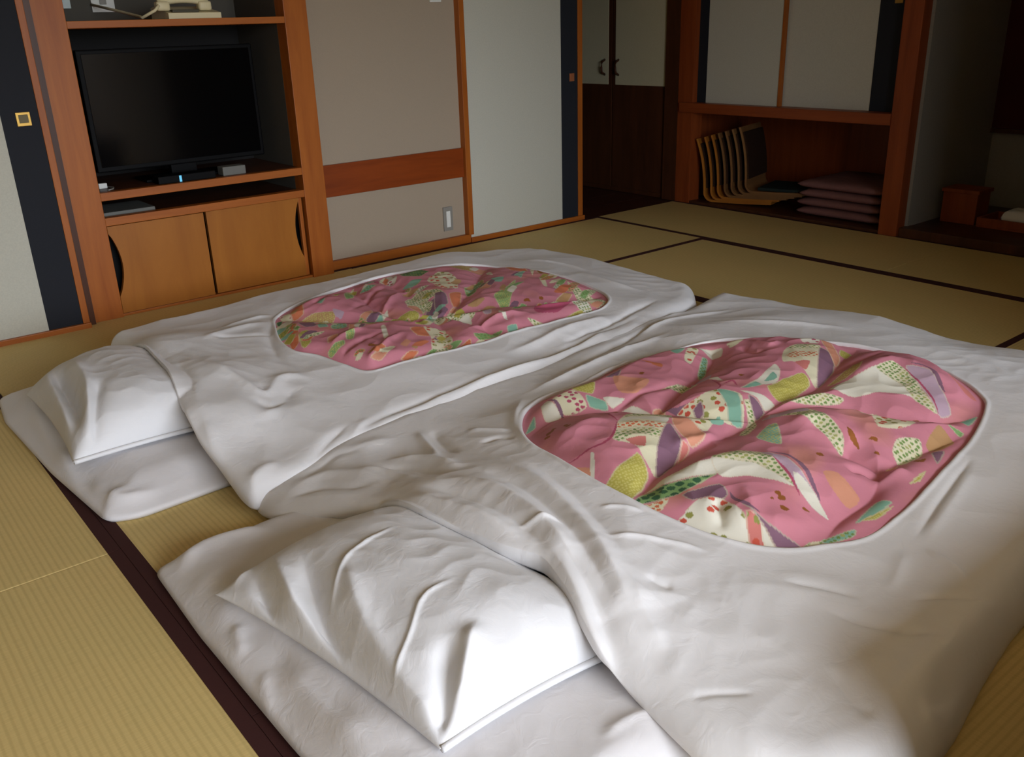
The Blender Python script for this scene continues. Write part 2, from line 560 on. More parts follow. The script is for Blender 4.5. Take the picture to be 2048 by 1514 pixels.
# ------------------------------------------------------------------ wardrobe in the hall
wd = empty('hall_wardrobe', (XR, 4.7, 0), 'tall hall wardrobe with cream upper and dark wood lower door panels', 'wardrobe')
B('post', M['dark_wood'], wd, XR - .01, XR + .05, 4.105, 4.22, 0, 2.0)
B('post', M['dark_wood'], wd, XR, XR + .05, 5.26, 5.34, 0, 2.0)
B('plinth', M['dark_wood'], wd, XR + .01, XR + .05, 4.22, 5.26, 0, .03)
B('back_panel', M['dark_wood'], wd, XR + .3, XR + .32, 4.105, 5.34, 0, 2.0)
for (a, b, hy) in ((4.225, 4.725, 4.665), (4.735, 5.255, 4.80)):
    dd = B('door', M['dark_wood'], wd, XR + .012, XR + .04, a, b, .03, 2.0)
    B('upper_panel', M['cream_paper'], dd, XR + .008, XR + .013, a + (.005 if a < 4.5 else .03), b - (.03 if a < 4.5 else .005), .735, 1.97)
    hh = MB().tube([(XR + .01, hy, .80), (XR - .02, hy, .815), (XR - .025, hy, .85), (XR - .02, hy, .885), (XR + .01, hy, .90)], .008)
    hh.build('handle', M['dark_wood'], dd, True)

# ------------------------------------------------------------------ closet
cl = empty('wall_closet', (XR, 3.3, 0), 'built-in closet with white sliding doors above an open niche', 'closet')
B('post', M['post_red'], cl, XR - .012, XR + .09, 3.978, 4.1, 0, 2.0)
B('post', M['post_red'], cl, XR - .03, XR + .09, 2.493, 2.602, 0, 2.2, bev=.006)
B('ledge', M['beam_red'], cl, XR - .035, XR + .12, 2.602, 4.07, .585, .645, bev=.004)
B('niche_ceiling', M['dark_wood'], cl, XR + .1, 5.6, 2.602, 4.06, .60, .64)
B('threshold', M['dark_wood'], cl, XR - .005, XR + .06, 2.602, 3.98, 0, .016)
B('niche_floor', M['dark_wood'], cl, XR + .06, 5.6, 2.602, 4.06, -.05, .014)
B('niche_back', M['post_red'], cl, 5.40, 5.42, 2.602, 4.06, .014, .60)
B('niche_side', M['post_red'], cl, XR + .09, 5.42, 4.055, 4.072, .014, .60)
B('niche_side', M['dark_wood'], cl, XR + .09, 5.42, 2.602, 2.615, .014, .60)
dd = B('door', M['paper'], cl, XR + .03, XR + .05, 3.362, 3.905, .645, 1.85, bev=.001)
B('edge_strip', M['black_strip'], dd, XR + .031, XR + .05, 3.905, 3.985, .645, 1.85, bev=.001)
B('edge_stile', M['wood_v'], dd, XR + .024, XR + .052, 3.345, 3.362, .645, 1.85)
dd = B('door', M['paper'], cl, XR + .06, XR + .08, 2.783, 3.36, .645, 1.85, bev=.001)
B('edge_strip', M['black_strip'], dd, XR + .055, XR + .08, 2.603, 2.783, .645, 1.85, bev=.001)
hd = B('handle', M['brass'], dd, XR + .05, XR + .058, 2.655, 2.70, 1.19, 1.235)
hd['label'] = 'small brass finger pull'
B('upper_rail', M['beam_red'], cl, XR, XR + .1, 2.602, 3.98, 1.85, 1.95)

# legless bentwood floor chairs nested in the niche
def chair_profile(th):
    """curved side profile (y,z): seat towards -y, back rising towards +y"""
    ctr = []
    for i in range(9):
        t = i / 8
        ctr.append((-.44 + .40 * t, .012 + .012 * (1 - t) ** 2))
    for i in range(1, 9):
        a = math.radians(-90 + 82 * i / 8)
        ctr.append((-.04 + .055 * math.cos(a), .067 + .055 * math.sin(a)))
    x0, z0 = ctr[-1]
    for i in range(1, 12):
        t = i / 11
        ctr.append((x0 + .012 * t - .0 + .055 * t ** 2.4, z0 + .345 * t))
    left, right = [], []
    for i, p in enumerate(ctr):
        a = ctr[max(i - 1, 0)]; b = ctr[min(i + 1, len(ctr) - 1)]
        dx, dz = b[0] - a[0], b[1] - a[1]
        L = math.hypot(dx, dz)
        nx, nz = -dz / L, dx / L
        left.append((p[0] + nx * th / 2, p[1] + nz * th / 2))
        right.append((p[0] - nx * th / 2, p[1] - nz * th / 2))
    return left, right


NCH = 7
for k in range(NCH):
    L_, R_ = chair_profile(.014)
    oy, oz = 3.87 - .054 * k, .014 + .0155 * k
    c = empty('legless_floor_chair', (XR + .08, oy - .2, oz),
              ['honey bent plywood floor chair at the row end beside the closet post', 'honey bent plywood floor chair second in the row from the closet post',
               'honey bent plywood floor chair third in the row from the closet post', 'darker bent plywood floor chair right behind the three honey ones',
               'darker bent plywood floor chair second behind the three honey ones', 'darker bent plywood floor chair just under the padded one',
               'darker bent plywood floor chair topmost of the nest with dark seat pad'][k],
              'floor chair', 'nested legless floor chairs in the closet niche')
    sc = .9 if k else 1.0
    pts = [(oy + p[0] * sc, oz + p[1]) for p in L_] + [(oy + p[0] * sc, oz + p[1]) for p in reversed(R_)]
    MB().prism(pts, 'x', XR + .085, XR + .42).build('shell', M['bent_wood'] if k < 3 else M['bent_wood_dark'] if 'bent_wood_dark' in M else M['bent_wood'], c)
    # thin dark cloth facing on the back
    a0 = 17
    pl1 = [(oy + p[0] * sc - .0015, oz + p[1]) for p in L_[a0:-1]]
    pl2 = [(oy + p[0] * sc - .011, oz + p[1]) for p in reversed(L_[a0:-1])]
    MB().prism(pl1 + pl2, 'x', XR + .095, XR + .41).build('back_pad', M['back_cloth'], c)
    c.rotation_euler = (0, 0, math.radians(16))
    if k == NCH - 1:
        MB().box(XR + .1, XR + .41, oy - .375, oy - .06, oz + .022, oz + .042, bev=.008).build('seat_pad', M['seat_cloth'], c)


def cushion_mesh(name, cx, cy, z0, sx, sy, h, seed, n=22):
    r = np.random.RandomState(seed)
    u = np.linspace(-1, 1, n)
    U, V = np.meshgrid(u, u, indexing='ij')
    f = np.clip((1 - np.abs(U) ** 5), 0, 1) ** .4 * np.clip((1 - np.abs(V) ** 5), 0, 1) ** .4
    pin = .05
    X = cx + sx / 2 * U * (1 - pin * (1 - V ** 2))
    Y = cy + sy / 2 * V * (1 - pin * (1 - U ** 2))
    dip = 1 - .25 * np.exp(-(U ** 2 + V ** 2) / .05)
    zt_ = z0 + h / 2 + h / 2 * f * dip + .002 * r.randn(n, n) * f
    zb_ = z0 + h / 2 - h / 2 * f
    verts = np.concatenate([np.stack([X, Y, zt_], -1).reshape(-1, 3), np.stack([X, Y, zb_], -1).reshape(-1, 3)])
    idx = lambda i, j: i * n + j
    faces = []
    N = n * n
    for i in range(n - 1):
        for k in range(n - 1):
            faces.append((idx(i, k), idx(i + 1, k), idx(i + 1, k + 1), idx(i, k + 1)))
            faces.append((N + idx(i, k), N + idx(i, k + 1), N + idx(i + 1, k + 1), N + idx(i + 1, k)))
    me = bpy.data.meshes.new(name)
    me.from_pydata(verts.tolist(), [], faces)
    bm = bmesh.new(); bm.from_mesh(me)
    bmesh.ops.remove_doubles(bm, verts=bm.verts, dist=1e-5)
    bmesh.ops.recalc_face_normals(bm, faces=bm.faces)
    bm.to_mesh(me); bm.free()
    return me


ZN = 4
for k in range(ZN):
    lab = ['mauve floor cushion at the bottom of the closet niche stack', 'mauve floor cushion second from the bottom of the niche stack',
           'mauve floor cushion second from the top of the niche stack', 'mauve floor cushion on top of the closet niche stack'][k]
    o = link('floor_cushion', cushion_mesh('floor_cushion', XR + .34, 2.93 + .006 * (k % 2), .015 + .053 * k, .56, .57 - .01 * (k % 3), .056, k), M['zabuton'], None, True)
    tag(o, lab, 'cushion', 'floor cushions stacked in the closet niche')

# ------------------------------------------------------------------ alcove (tokonoma)
struct(B('trim_7', M['dark_wood'], None, XR - .012, XR + .09, 1.7, 2.49, -.002, .05, bev=.004))
struct(B('floor_alcove', M['dark_floor'], None, XR + .09, 5.62, 1.7, 2.475, -.05, .048, bev=0))
sc = empty('hanging_panel', (5.6, 2.2, .5), 'dark red hanging scroll on the grey alcove wall', 'scroll')
B('cloth', M['scroll'], sc, 5.595, 5.603, 2.10, 2.50, .50, 1.9)
B('border', M['scroll_b'], sc, 5.592, 5.605, 1.98, 2.085, .50, 1.9)
B('bottom_rod', M['dark_wood'], sc, 5.585, 5.61, 1.97, 2.51, .475, .50)
bx = empty('wooden_box', (5.13, 2.3, .048), 'square wooden box standing in the corner of the alcove', 'box')
B('body', M['post_red'], bx, 5.02, 5.17, 2.235, 2.425, .0485, .215, bev=.003)
B('lid', M['post_red'], bx, 5.01, 5.18, 2.225, 2.432, .215, .235, bev=.003)
tr = empty('wooden_tray', (5.1, 2.0, .048), 'low wooden tray beside the box in the alcove', 'tray')
B('base', M['post_red'], tr, 5.0, 5.24, 1.76, 2.215, .0485, .06)
B('rim', M['post_red'], tr, 5.0, 5.015, 1.76, 2.215, .06, .10)
B('rim', M['post_red'], tr, 5.225, 5.24, 1.76, 2.215, .06, .10)
B('rim', M['post_red'], tr, 5.015, 5.225, 2.2, 2.215, .06, .10)
B('rim', M['post_red'], tr, 5.015, 5.225, 1.76, 1.775, .06, .10)
me = cushion_mesh('folded_cloth', 5.12, 2.03, .0605, .16, .17, .085, 5, 14)
tag(link('folded_cloth', me, M['plate_white'], None, True), 'folded white cloth lying in the low alcove tray', 'cloth')

# ------------------------------------------------------------------ bedding
def catmull(pts, n, closed=True):
    pts = np.array(pts, float)
    N = len(pts)
    out = []
    rngN = N if closed else N - 1
    for i in range(rngN):
        if closed:
            p0, p1, p2, p3 = pts[(i - 1) % N], pts[i], pts[(i + 1) % N], pts[(i + 2) % N]
        else:
            p0, p1, p2, p3 = pts[max(i - 1, 0)], pts[i], pts[i + 1], pts[min(i + 2, N - 1)]
        for k in range(8):
            t = k / 8
            out.append(.5 * ((2 * p1) + (-p0 + p2) * t + (2 * p0 - 5 * p1 + 4 * p2 - p3) * t * t + (-p0 + 3 * p1 - 3 * p2 + p3) * t ** 3))
    if not closed: out.append(pts[-1])
    out = np.array(out)
    q = np.vstack([out, out[:1]]) if closed else out
    seg = np.hypot(np.diff(q[:, 0]), np.diff(q[:, 1]))
    s = np.concatenate([[0], np.cumsum(seg)])
    tt = np.linspace(0, s[-1], n, endpoint=not closed)
    return np.stack([np.interp(tt, s, q[:, k]) for k in range(q.shape[1])], 1)


def dist_poly(X, Y, poly, closed=True, want=None):
    """distance of points to a polyline, with arc fraction and interpolated attribute"""
    pl_ = poly if not closed else np.vstack([poly, poly[:1]])
    best = np.full(X.shape, 1e9)
    frac = np.zeros(X.shape)
    att = np.zeros(X.shape)
    ns = len(pl_) - 1
    for i in range(ns):
        a, b = pl_[i], pl_[i + 1]
        dx, dy = b[0] - a[0], b[1] - a[1]
        L2 = dx * dx + dy * dy + 1e-12
        t = np.clip(((X - a[0]) * dx + (Y - a[1]) * dy) / L2, 0, 1)
        d = np.hypot(X - a[0] - t * dx, Y - a[1] - t * dy)
        m_ = d < best
        best[m_] = d[m_]
        frac[m_] = (i + t[m_]) / ns
        if want is not None:
            att[m_] = (a[want] + (b[want] - a[want]) * t)[m_]
    return best, frac, att


def inside(X, Y, poly):
    r = np.zeros(X.shape, bool)
    n = len(poly)
    j_ = n - 1
    for i in range(n):
        xi, yi, xj, yj = poly[i][0], poly[i][1], poly[j_][0], poly[j_][1]
        if yi != yj:
            c_ = ((yi > Y) != (yj > Y)) & (X < (xj - xi) * (Y - yi) / (yj - yi) + xi)
            r ^= c_
        j_ = i
    return r


def idw(X, Y, ctl, p=3.0):
    num = np.zeros(X.shape); den = np.zeros(X.shape)
    for (x, y, z) in ctl:
        w = 1 / ((X - x) ** 2 + (Y - y) ** 2 + .02) ** (p / 2)
        num += w * z; den += w
    return num / den


def waves(X, Y, freq, seed, n=7):
    r = np.random.RandomState(seed)
    out = np.zeros(X.shape)
    for i in range(n):
        a = r.rand() * 6.283
        f = freq * (.6 + .8 * r.rand())
        out += np.sin(6.283 * f * (X * math.cos(a) + Y * math.sin(a)) + r.rand() * 6.283 + 1.3 * np.sin(3.1 * f * (X * math.sin(a) - Y * math.cos(a)) + r.rand() * 6))
    return out / n ** .5 * .7


def folds_height(X, Y, folds):
    """folds: (pixel polyline, z of cloth there, amplitude, width [, width on the far side])"""
    H = np.zeros(X.shape)
    for fd in folds:
        px, zc, amp, wd_ = fd[:4]
        poly = catmull([P(a, b, zc) for a, b in px], max(6, 5 * len(px)), closed=False)
        lo = poly.min(0) - 4 * wd_; hi = poly.max(0) + 4 * wd_
        m_ = (X > lo[0]) & (X < hi[0]) & (Y > lo[1]) & (Y < hi[1])
        if not m_.any(): continue
        d, fr, _ = dist_poly(X[m_], Y[m_], poly, closed=False)
        tp = np.clip(np.minimum(fr, 1 - fr) / .28, 0, 1)
        tp = tp * tp * (3 - 2 * tp)
        H[m_] += 1.3 * amp * np.exp(-(d / wd_) ** 1.6) * tp
    return H


def grid_mesh(name, verts, faces):
    me = bpy.data.meshes.new(name)
    me.vertices.add(len(verts))
    me.vertices.foreach_set('co', np.ascontiguousarray(verts, dtype=np.float32).ravel())
    faces = np.ascontiguousarray(faces, dtype=np.int32)
    nf = len(faces)
    me.loops.add(nf * 4)
    me.loops.foreach_set('vertex_index', faces.ravel())
    me.polygons.add(nf)
    me.polygons.foreach_set('loop_start', np.arange(nf, dtype=np.int32) * 4)
    me.polygons.foreach_set('loop_total', np.full(nf, 4, dtype=np.int32))
    me.update(calc_edges=True)
    me.validate()
    return me


def ring_faces(nr, na):
    i = np.arange(nr - 1)[:, None]; k = np.arange(na)[None, :]
    k2 = (k + 1) % na
    return np.stack([i * na + k, (i + 1) * na + k, (i + 1) * na + k2 + 0 * i, i * na + k2], -1).reshape(-1, 4)


def resample3(poly, n):
    q = np.vstack([poly, poly[:1]])
    s_ = np.concatenate([[0], np.cumsum(np.hypot(np.diff(q[:, 0]), np.diff(q[:, 1])))])
    t = np.linspace(0, s_[-1], n, endpoint=False)
    return np.stack([np.interp(t, s_, q[:, k]) for k in range(q.shape[1])], 1)


def smooth_closed(pts, n, sigma=.014):
    q = resample3(np.array(pts, float), 1200)
    per = np.hypot(*np.diff(np.vstack([q, q[:1]])[:, :2], axis=0).T).sum()
    k = int(3 * sigma / per * 1200) + 1
    w = np.exp(-.5 * (np.arange(-k, k + 1) / (k / 3)) ** 2)
    w /= w.sum()
    o_ = np.zeros_like(q)
    for i, wi in zip(range(-k, k + 1), w):
        o_ += wi * np.roll(q, -i, axis=0)
    return resample3(o_, n)


SUP_RES = .006
SUP_X0, SUP_Y0 = .2, .4
SUP = np.zeros((560, 560))          # height of what lies under the duvets (pillows)


def sup_add(X, Y, Z):
    # rasterise a dense point set, keeping the highest
    i = ((X - SUP_X0) / SUP_RES).astype(int).ravel(); j_ = ((Y - SUP_Y0) / SUP_RES).astype(int).ravel()
    ok = (i >= 1) & (i < 558) & (j_ >= 1) & (j_ < 558)
    z = Z.ravel()
    for di in (0, 1):
        for dj in (0, 1):
            np.maximum.at(SUP, (i[ok] + di, j_[ok] + dj), z[ok])


def sup_get(X, Y):
    fx = np.clip((X - SUP_X0) / SUP_RES - .5, 0, 557.9); fy = np.clip((Y - SUP_Y0) / SUP_RES - .5, 0, 557.9)
    i = fx.astype(int); j_ = fy.astype(int); a = fx - i; b = fy - j_
    return (SUP[i, j_] * (1 - a) + SUP[i + 1, j_] * a) * (1 - b) + (SUP[i, j_ + 1] * (1 - a) + SUP[i + 1, j_ + 1] * a) * b


def sup_blur(k=3):
    global SUP
    for ax in (0, 1):
        S = np.zeros_like(SUP)
        for i in range(-k, k + 1):
            S += np.roll(SUP, i, axis=ax)
        SUP = np.maximum(SUP, S / (2 * k + 1))


class Cloth:
    """soft slab: outline (x,y,z edge), top height from control points, edge radius, folds"""

    def __init__(self, outline, ctl, radius, folds, wrinkle=.004, seed=1, soft=False):
        self.soft = soft
        self.out = smooth_closed(outline, 420)
        self.ctl, self.r, self.folds, self.wr, self.seed = ctl, radius, folds, wrinkle, seed

    def base(self, X, Y):
        return idw(X, Y, self.ctl)

    def height(self, X, Y):
        d, fr, ze = dist_poly(X, Y, self.out, True, 2)
        T = self.base(X, Y)
        q = np.clip(d / self.r, 0, 1)
        b = np.sqrt(np.clip(1 - (1 - q) ** 2, 0, 1))
        if self.soft:
            b = .45 * b + .55 * q * q * (3 - 2 * q)
        T = T + np.exp(-(d / .13) ** 2) * np.maximum(ze + .012 - T, 0)
        z = ze + (T - ze) * b
        damp = np.clip(d / .05, 0, 1)
        z += folds_height(X, Y, self.folds) * (.25 + .75 * damp)
        n1 = waves(X, Y, 1.6, self.seed)
        n2 = 1 - np.abs(waves(X, Y, 3.2, self.seed + 1))
        n3 = 1 - np.abs(waves(X, Y, 8.0, self.seed + 2))
        mask = np.clip(.5 + .8 * waves(X, Y, 1.1, self.seed + 3), 0, 1)
        z += damp * self.wr * (1.2 * n1 + .9 * n2 + .45 * mask * n3)
        return z


def ring_part(cloth, hole, name, mat, parent, nr=104, na=640, under=.10, zmin=None):
    c0 = hole.mean(0)[:2]
    out = resample3(cloth.out, na)
    ang = np.arctan2(out[:, 1] - c0[1], out[:, 0] - c0[0])
    ha = np.arctan2(hole[:, 1] - c0[1], hole[:, 0] - c0[0])
    hr = np.hypot(hole[:, 0] - c0[0], hole[:, 1] - c0[1])
    o_ = np.argsort(ha)
    ha, hr = ha[o_], hr[o_]
    ha = np.concatenate([ha - 2 * math.pi, ha, ha + 2 * math.pi]); hr = np.tile(hr, 3)
    rr = np.interp(ang, ha, hr)
    hx, hy = c0[0] + rr * np.cos(ang), c0[1] + rr * np.sin(ang)
    t = np.linspace(0, 1, nr)[:, None]
    t = t * .75 + .25 * (1 - (1 - t) ** 2)
    X = hx[None] * (1 - t) + out[None, :, 0] * t
    Y = hy[None] * (1 - t) + out[None, :, 1] * t
    so = sup_get(out[:, 0], out[:, 1])
    wgt = np.clip((so - .085) / .04, 0, 1)
    oz = out[:, 2] * (1 - wgt) + (so - .002) * wgt
    ks = max(2, na // 130)
    out[:, 2] = sum(np.roll(oz, i) for i in range(-ks, ks + 1)) / (2 * ks + 1)
    Z = np.maximum(cloth.height(X, Y), sup_get(X, Y) + .010)
    # hem round the opening
    dh = np.hypot(X - hx[None], Y - hy[None])
    Z += .0035 * np.exp(-((dh - .006) / .006) ** 2)
    Z[-1] = out[:, 2]
    rings = [np.stack([X, Y, Z], -1)]
    # tucked lip folded under the rim, and hem lip under the opening
    cdir = np.stack([c0[0] - out[:, 0], c0[1] - out[:, 1]], -1)
    cdir /= np.linalg.norm(cdir, axis=1)[:, None]
    for (dd_, dz) in ((.008, -.010), (.03, -.016), (under, -.018)):
        rings.append(np.stack([out[:, 0] + cdir[:, 0] * dd_, out[:, 1] + cdir[:, 1] * dd_, np.maximum(out[:, 2] + dz, .003 if zmin is None else zmin)], -1)[None])
    V = np.concatenate(rings, 0)
    n_r = V.shape[0]
    lip = np.stack([hx, hy, Z[0] - .012], -1)[None]
    V = np.concatenate([lip, V], 0)
    me = grid_mesh(name, V.reshape(-1, 3), ring_faces(n_r + 1, na)[:, ::-1])
    return link(name, me, mat, parent, True)


def disc_part(cloth, name, mat, parent, nr=110, na=560, centre=None, under=.1):
    out = resample3(cloth.out, na)
    c0 = out[:, :2].mean(0) if centre is None else np.array(centre)
    t = np.linspace(0.002, 1, nr)[:, None]
    t = t * .7 + .3 * (1 - (1 - t) ** 2)
    X = c0[0] * (1 - t) + out[None, :, 0] * t
    Y = c0[1] * (1 - t) + out[None, :, 1] * t
    Z = cloth.height(X, Y)
    Z[-1] = out[:, 2]
    V = np.stack([X, Y, Z], -1)
    cdir = np.stack([c0[0] - out[:, 0], c0[1] - out[:, 1]], -1)
    cdir /= np.linalg.norm(cdir, axis=1)[:, None]
    for (dd_, dz) in ((.01, -.012), (.04, -.02), (under, -.021)):
        V = np.concatenate([V, np.stack([out[:, 0] + cdir[:, 0] * dd_, out[:, 1] + cdir[:, 1] * dd_, np.maximum(out[:, 2] + dz, .002)], -1)[None]], 0)
    me = grid_mesh(name, V.reshape(-1, 3), ring_faces(V.shape[0], na)[:, ::-1])
    return link(name, me, mat, parent, True)


# ---- print of the quilts: patches traced as outlines on the cloth
PINK = (214, 138, 153)
PC = dict(pink=PINK, cream=(228, 222, 190), white=(234, 230, 214), purple=(142, 106, 126), lav=(200, 172, 190), teal=(140, 188, 166),
          green=(140, 178, 116), olive=(186, 176, 86), orange=(216, 128, 92), peach=(222, 156, 128), tan=(194, 152, 108), dgreen=(84, 128, 90),
          red=(190, 60, 60), brown=(158, 98, 52), salmon=(214, 130, 122), rose=(188, 88, 116))


def hash2(i, j_):
    v = np.sin(i * 127.1 + j_ * 311.7) * 43758.5453
    return v - np.floor(v)


def cells(X, Y, size, rad):
    gx, gy = X / size, Y / size
    iy = np.floor(gy)
    gx = gx + .5 * (iy % 2)
    ix = np.floor(gx)
    jx = .5 + .3 * (hash2(ix, iy) - .5); jy = .5 + .3 * (hash2(iy + 9, ix) - .5)
    return np.hypot(gx - ix - jx, gy - iy - jy) < rad, hash2(ix + 3, iy + 5)


def paint(X, Y, zc, patches, dots, strokes=()):
    C = np.empty(X.shape + (3,))
    base = np.array(lin(PINK))
    C[:] = base
    n = waves(X, Y, 2.3, 77)[..., None]
    C *= 1 + .10 * n
    # soft peach clouds in the pink ground
    k = np.clip(waves(X, Y, 3.4, 78) - .5, 0, 1)[..., None] * .8
    C[:] = C * (1 - k) + np.array(lin((214, 148, 120))) * k
    for (col, fill, px) in patches:
        poly = np.array([P(a, b, zc) for a, b in px])
        poly = catmull(poly, 10 * len(poly)) * .6 + .4 * np.array(resample(poly, 10 * len(poly)))
        lo, hi = poly.min(0), poly.max(0)
        m_ = (X > lo[0]) & (X < hi[0]) & (Y > lo[1]) & (Y < hi[1])
        idx = np.nonzero(m_)
        if len(idx[0]) == 0: continue
        x, y = X[idx], Y[idx]
        ins = inside(x, y, poly)
        if not ins.any(): continue
        ii = tuple(a[ins] for a in idx)
        x, y = x[ins], y[ins]
        c = np.empty((len(x), 3)); c[:] = lin(PC[col])
        d, _, _ = dist_poly(x, y, poly)
        if fill == 'g':      # green sprigs on pale ground
            m1, h1 = cells(x, y, .013, .34)
            c[m1] = lin((122, 152, 84))
            c[m1 & (h1 > .75)] = lin((176, 180, 110))
        elif fill == 'o':
            m1, h1 = cells(x, y, .014, .36)
            c[m1] = lin((218, 118, 80))
        elif fill == 'h':    # dark green lattice dots
            m1, h1 = cells(x, y, .024, .4)
            c[m1] = lin((66, 106, 76))
        elif fill == 'f':    # scattered red blossoms
            m1, h1 = cells(x, y, .022, .36)
            c[m1 & (h1 > .52)] = lin((206, 92, 74))
            c[m1 & (h1 > .82)] = lin((150, 150, 80))
        elif fill == 's':    # speckled brocade
            m1, h1 = cells(x, y, .009, .33)
            c[m1] = lin((206, 198, 118))
        elif fill == 'p':    # magenta marks
            m1, h1 = cells(x, y, .02, .33)
            c[m1 & (h1 > .5)] = lin((186, 84, 110))
        if fill != 'n':      # fine pale outline, as the yuzen print has
            e_ = d < .0035
            c[e_] = c[e_] * .45 + .55 * np.array(lin((226, 212, 186)))
        C[ii] = c
    for (a, b, r_, col) in dots:
        x0, y0 = P(a, b, zc)
        m_ = (np.hypot((X - x0), (Y - y0)) + .004 * waves(X, Y, 40, 5)) < r_
        C[m_] = lin(PC[col])
    for (col, w, px) in strokes:
        poly = catmull([P(a, b, zc) for a, b in px], 6 * len(px), closed=False)
        lo = poly.min(0) - .03; hi = poly.max(0) + .03
        m_ = (X > lo[0]) & (X < hi[0]) & (Y > lo[1]) & (Y < hi[1])
        idx = np.nonzero(m_)
        d, fr, _ = dist_poly(X[idx], Y[idx], poly, closed=False)
        ins = d < w * np.sin(np.clip(fr, .03, .97) * math.pi) ** .5
        C[tuple(a[ins] for a in idx)] = lin(PC[col])
    return C


def resample(poly, n):
    q = np.vstack([poly, poly[:1]])
    s = np.concatenate([[0], np.cumsum(np.hypot(np.diff(q[:, 0]), np.diff(q[:, 1])))])
    t = np.linspace(0, s[-1], n, endpoint=False)
    return np.stack([np.interp(t, s, q[:, 0]), np.interp(t, s, q[:, 1])], 1)


def quilt_part(cloth, hole, name, parent, step, valleys, folds, zc, patches, dots, strokes, amp, sink=.012, seed=3):
    lo, hi = hole.min(0) - .05, hole.max(0) + .05
    xs = np.arange(lo[0], hi[0], step); ys = np.arange(lo[1], hi[1], step)
    X, Y = np.meshgrid(xs, ys, indexing='ij')
    d, _, _ = dist_poly(X, Y, hole)
    ins = inside(X, Y, hole)
    sd = np.where(ins, d, -d)
    Z = cloth.base(X, Y) - sink
    puff = np.full(X.shape, 9.0)
    vv = np.zeros(X.shape)
    for (px, w) in valleys:
        poly = catmull([P(a, b, zc) for a, b in px], 6 * len(px), closed=False)
        dv, fr, _ = dist_poly(X, Y, poly, closed=False)
        puff = np.minimum(puff, dv / w)
    rim = np.clip(sd / .075, 0, 1)
    rim = rim * rim * (3 - 2 * rim)
    Z += amp * (1 - np.exp(-puff ** 1.15)) * rim - .25 * amp * rim
    Z += folds_height(X, Y, folds) * (.2 + .8 * rim)
    Z += rim * (.006 * waves(X, Y, 2.4, seed) + .0035 * (1 - np.abs(waves(X, Y, 7.0, seed + 1))))
    Z -= .02 * np.clip(-sd / .03, 0, 1)
    C = paint(X, Y, zc, patches, dots, strokes)
    keep = sd > -.03
    nx, ny = X.shape
    idx = np.arange(nx * ny).reshape(nx, ny)
    q = np.stack([idx[:-1, :-1], idx[1:, :-1], idx[1:, 1:], idx[:-1, 1:]], -1).reshape(-1, 4)
    kq = (keep[:-1, :-1] & keep[1:, :-1] & keep[1:, 1:] & keep[:-1, 1:]).ravel()
    q = q[kq]
    used = np.unique(q)
    remap = np.full(nx * ny, -1); remap[used] = np.arange(len(used))
    V = np.stack([X, Y, Z], -1).reshape(-1, 3)[used]
    me = grid_mesh(name, V, remap[q])
    ca = me.color_attributes.new('print', 'FLOAT_COLOR', 'POINT')
    cc = np.ones((len(used), 4), np.float32)
    cc[:, :3] = C.reshape(-1, 3)[used]
    ca.data.foreach_set('color', cc.ravel())
    return link(name, me, M['quilt'], parent, True)


# ---------------- mattresses
PAD = .075
fm = empty('futon_mattress', (1.5, 2.7, 0), 'thin white sheeted floor mattress of the bed closer to the television cabinet', 'mattress', 'floor mattresses')
pad_f = Cloth([(.395, 2.60, .012), (.43, 2.215, .012), (.50, 2.185, .012), (.78, 2.20, .012), (1.4, 2.2, .012), (2.4, 2.2, .012), (2.45, 2.7, .012), (2.4, 3.3, .012), (1.4, 3.36, .012), (.6, 3.36, .012), (.40, 3.33, .012), (.375, 3.1, .012)],
              [(.5, 2.3, .07), (.5, 2.8, PAD), (.5, 3.2, .07), (1.4, 2.7, PAD), (2.3, 2.7, PAD)], .15,
              [([(170, 940), (230, 980), (330, 955)], .07, .010, .02), ([(110, 870), (150, 960), (215, 1030)], .07, .012, .02), ([(240, 1000), (330, 985), (450, 950)], .07, .008, .018),
               ([(200, 1010), (215, 980), (260, 960)], .07, .008, .012), ([(60, 800), (100, 880), (140, 940)], .07, .009, .02)], .003, 11, True)
disc_part(pad_f, 'sheet', M['sheet'], fm)
nm = empty('futon_mattress', (1.5, 1.3, 0), 'thin white sheeted floor mattress of the bed farther from the television cabinet', 'mattress', 'floor mattresses')
pad_n = Cloth([(.445, 1.90, .012), (.60, 1.925, .012), (1.0, 1.93, .012), (1.6, 1.93, .012), (2.5, 1.93, .012), (2.55, 1.3, .012), (2.5, .72, .012), (1.6, .70, .012), (.9, .70, .012), (.52, .70, .012), (.455, .8, .012), (.44, 1.2, .012), (.435, 1.6, .012)],
              [(.5, 1.8, .065), (.55, 1.3, PAD), (.55, .9, PAD), (1.4, 1.3, PAD), (2.4, 1.3, PAD)], .10,
              [([(340, 1130), (420, 1080), (560, 1055)], .07, .012, .025), ([(430, 1200), (520, 1260), (640, 1380), (760, 1500)], .07, -.014, .03), ([(400, 1230), (470, 1330), (560, 1440)], .06, .012, .025),
               ([(560, 1300), (640, 1400), (760, 1514)], .07, .014, .03), ([(470, 1240), (480, 1300)], .06, .008, .012), ([(520, 1330), (530, 1400)], .06, .008, .012), ([(1200, 1480), (1260, 1440), (1330, 1420)], .075, .006, .012)], .004, 21, True)
disc_part(pad_n, 'sheet', M['sheet'], nm)

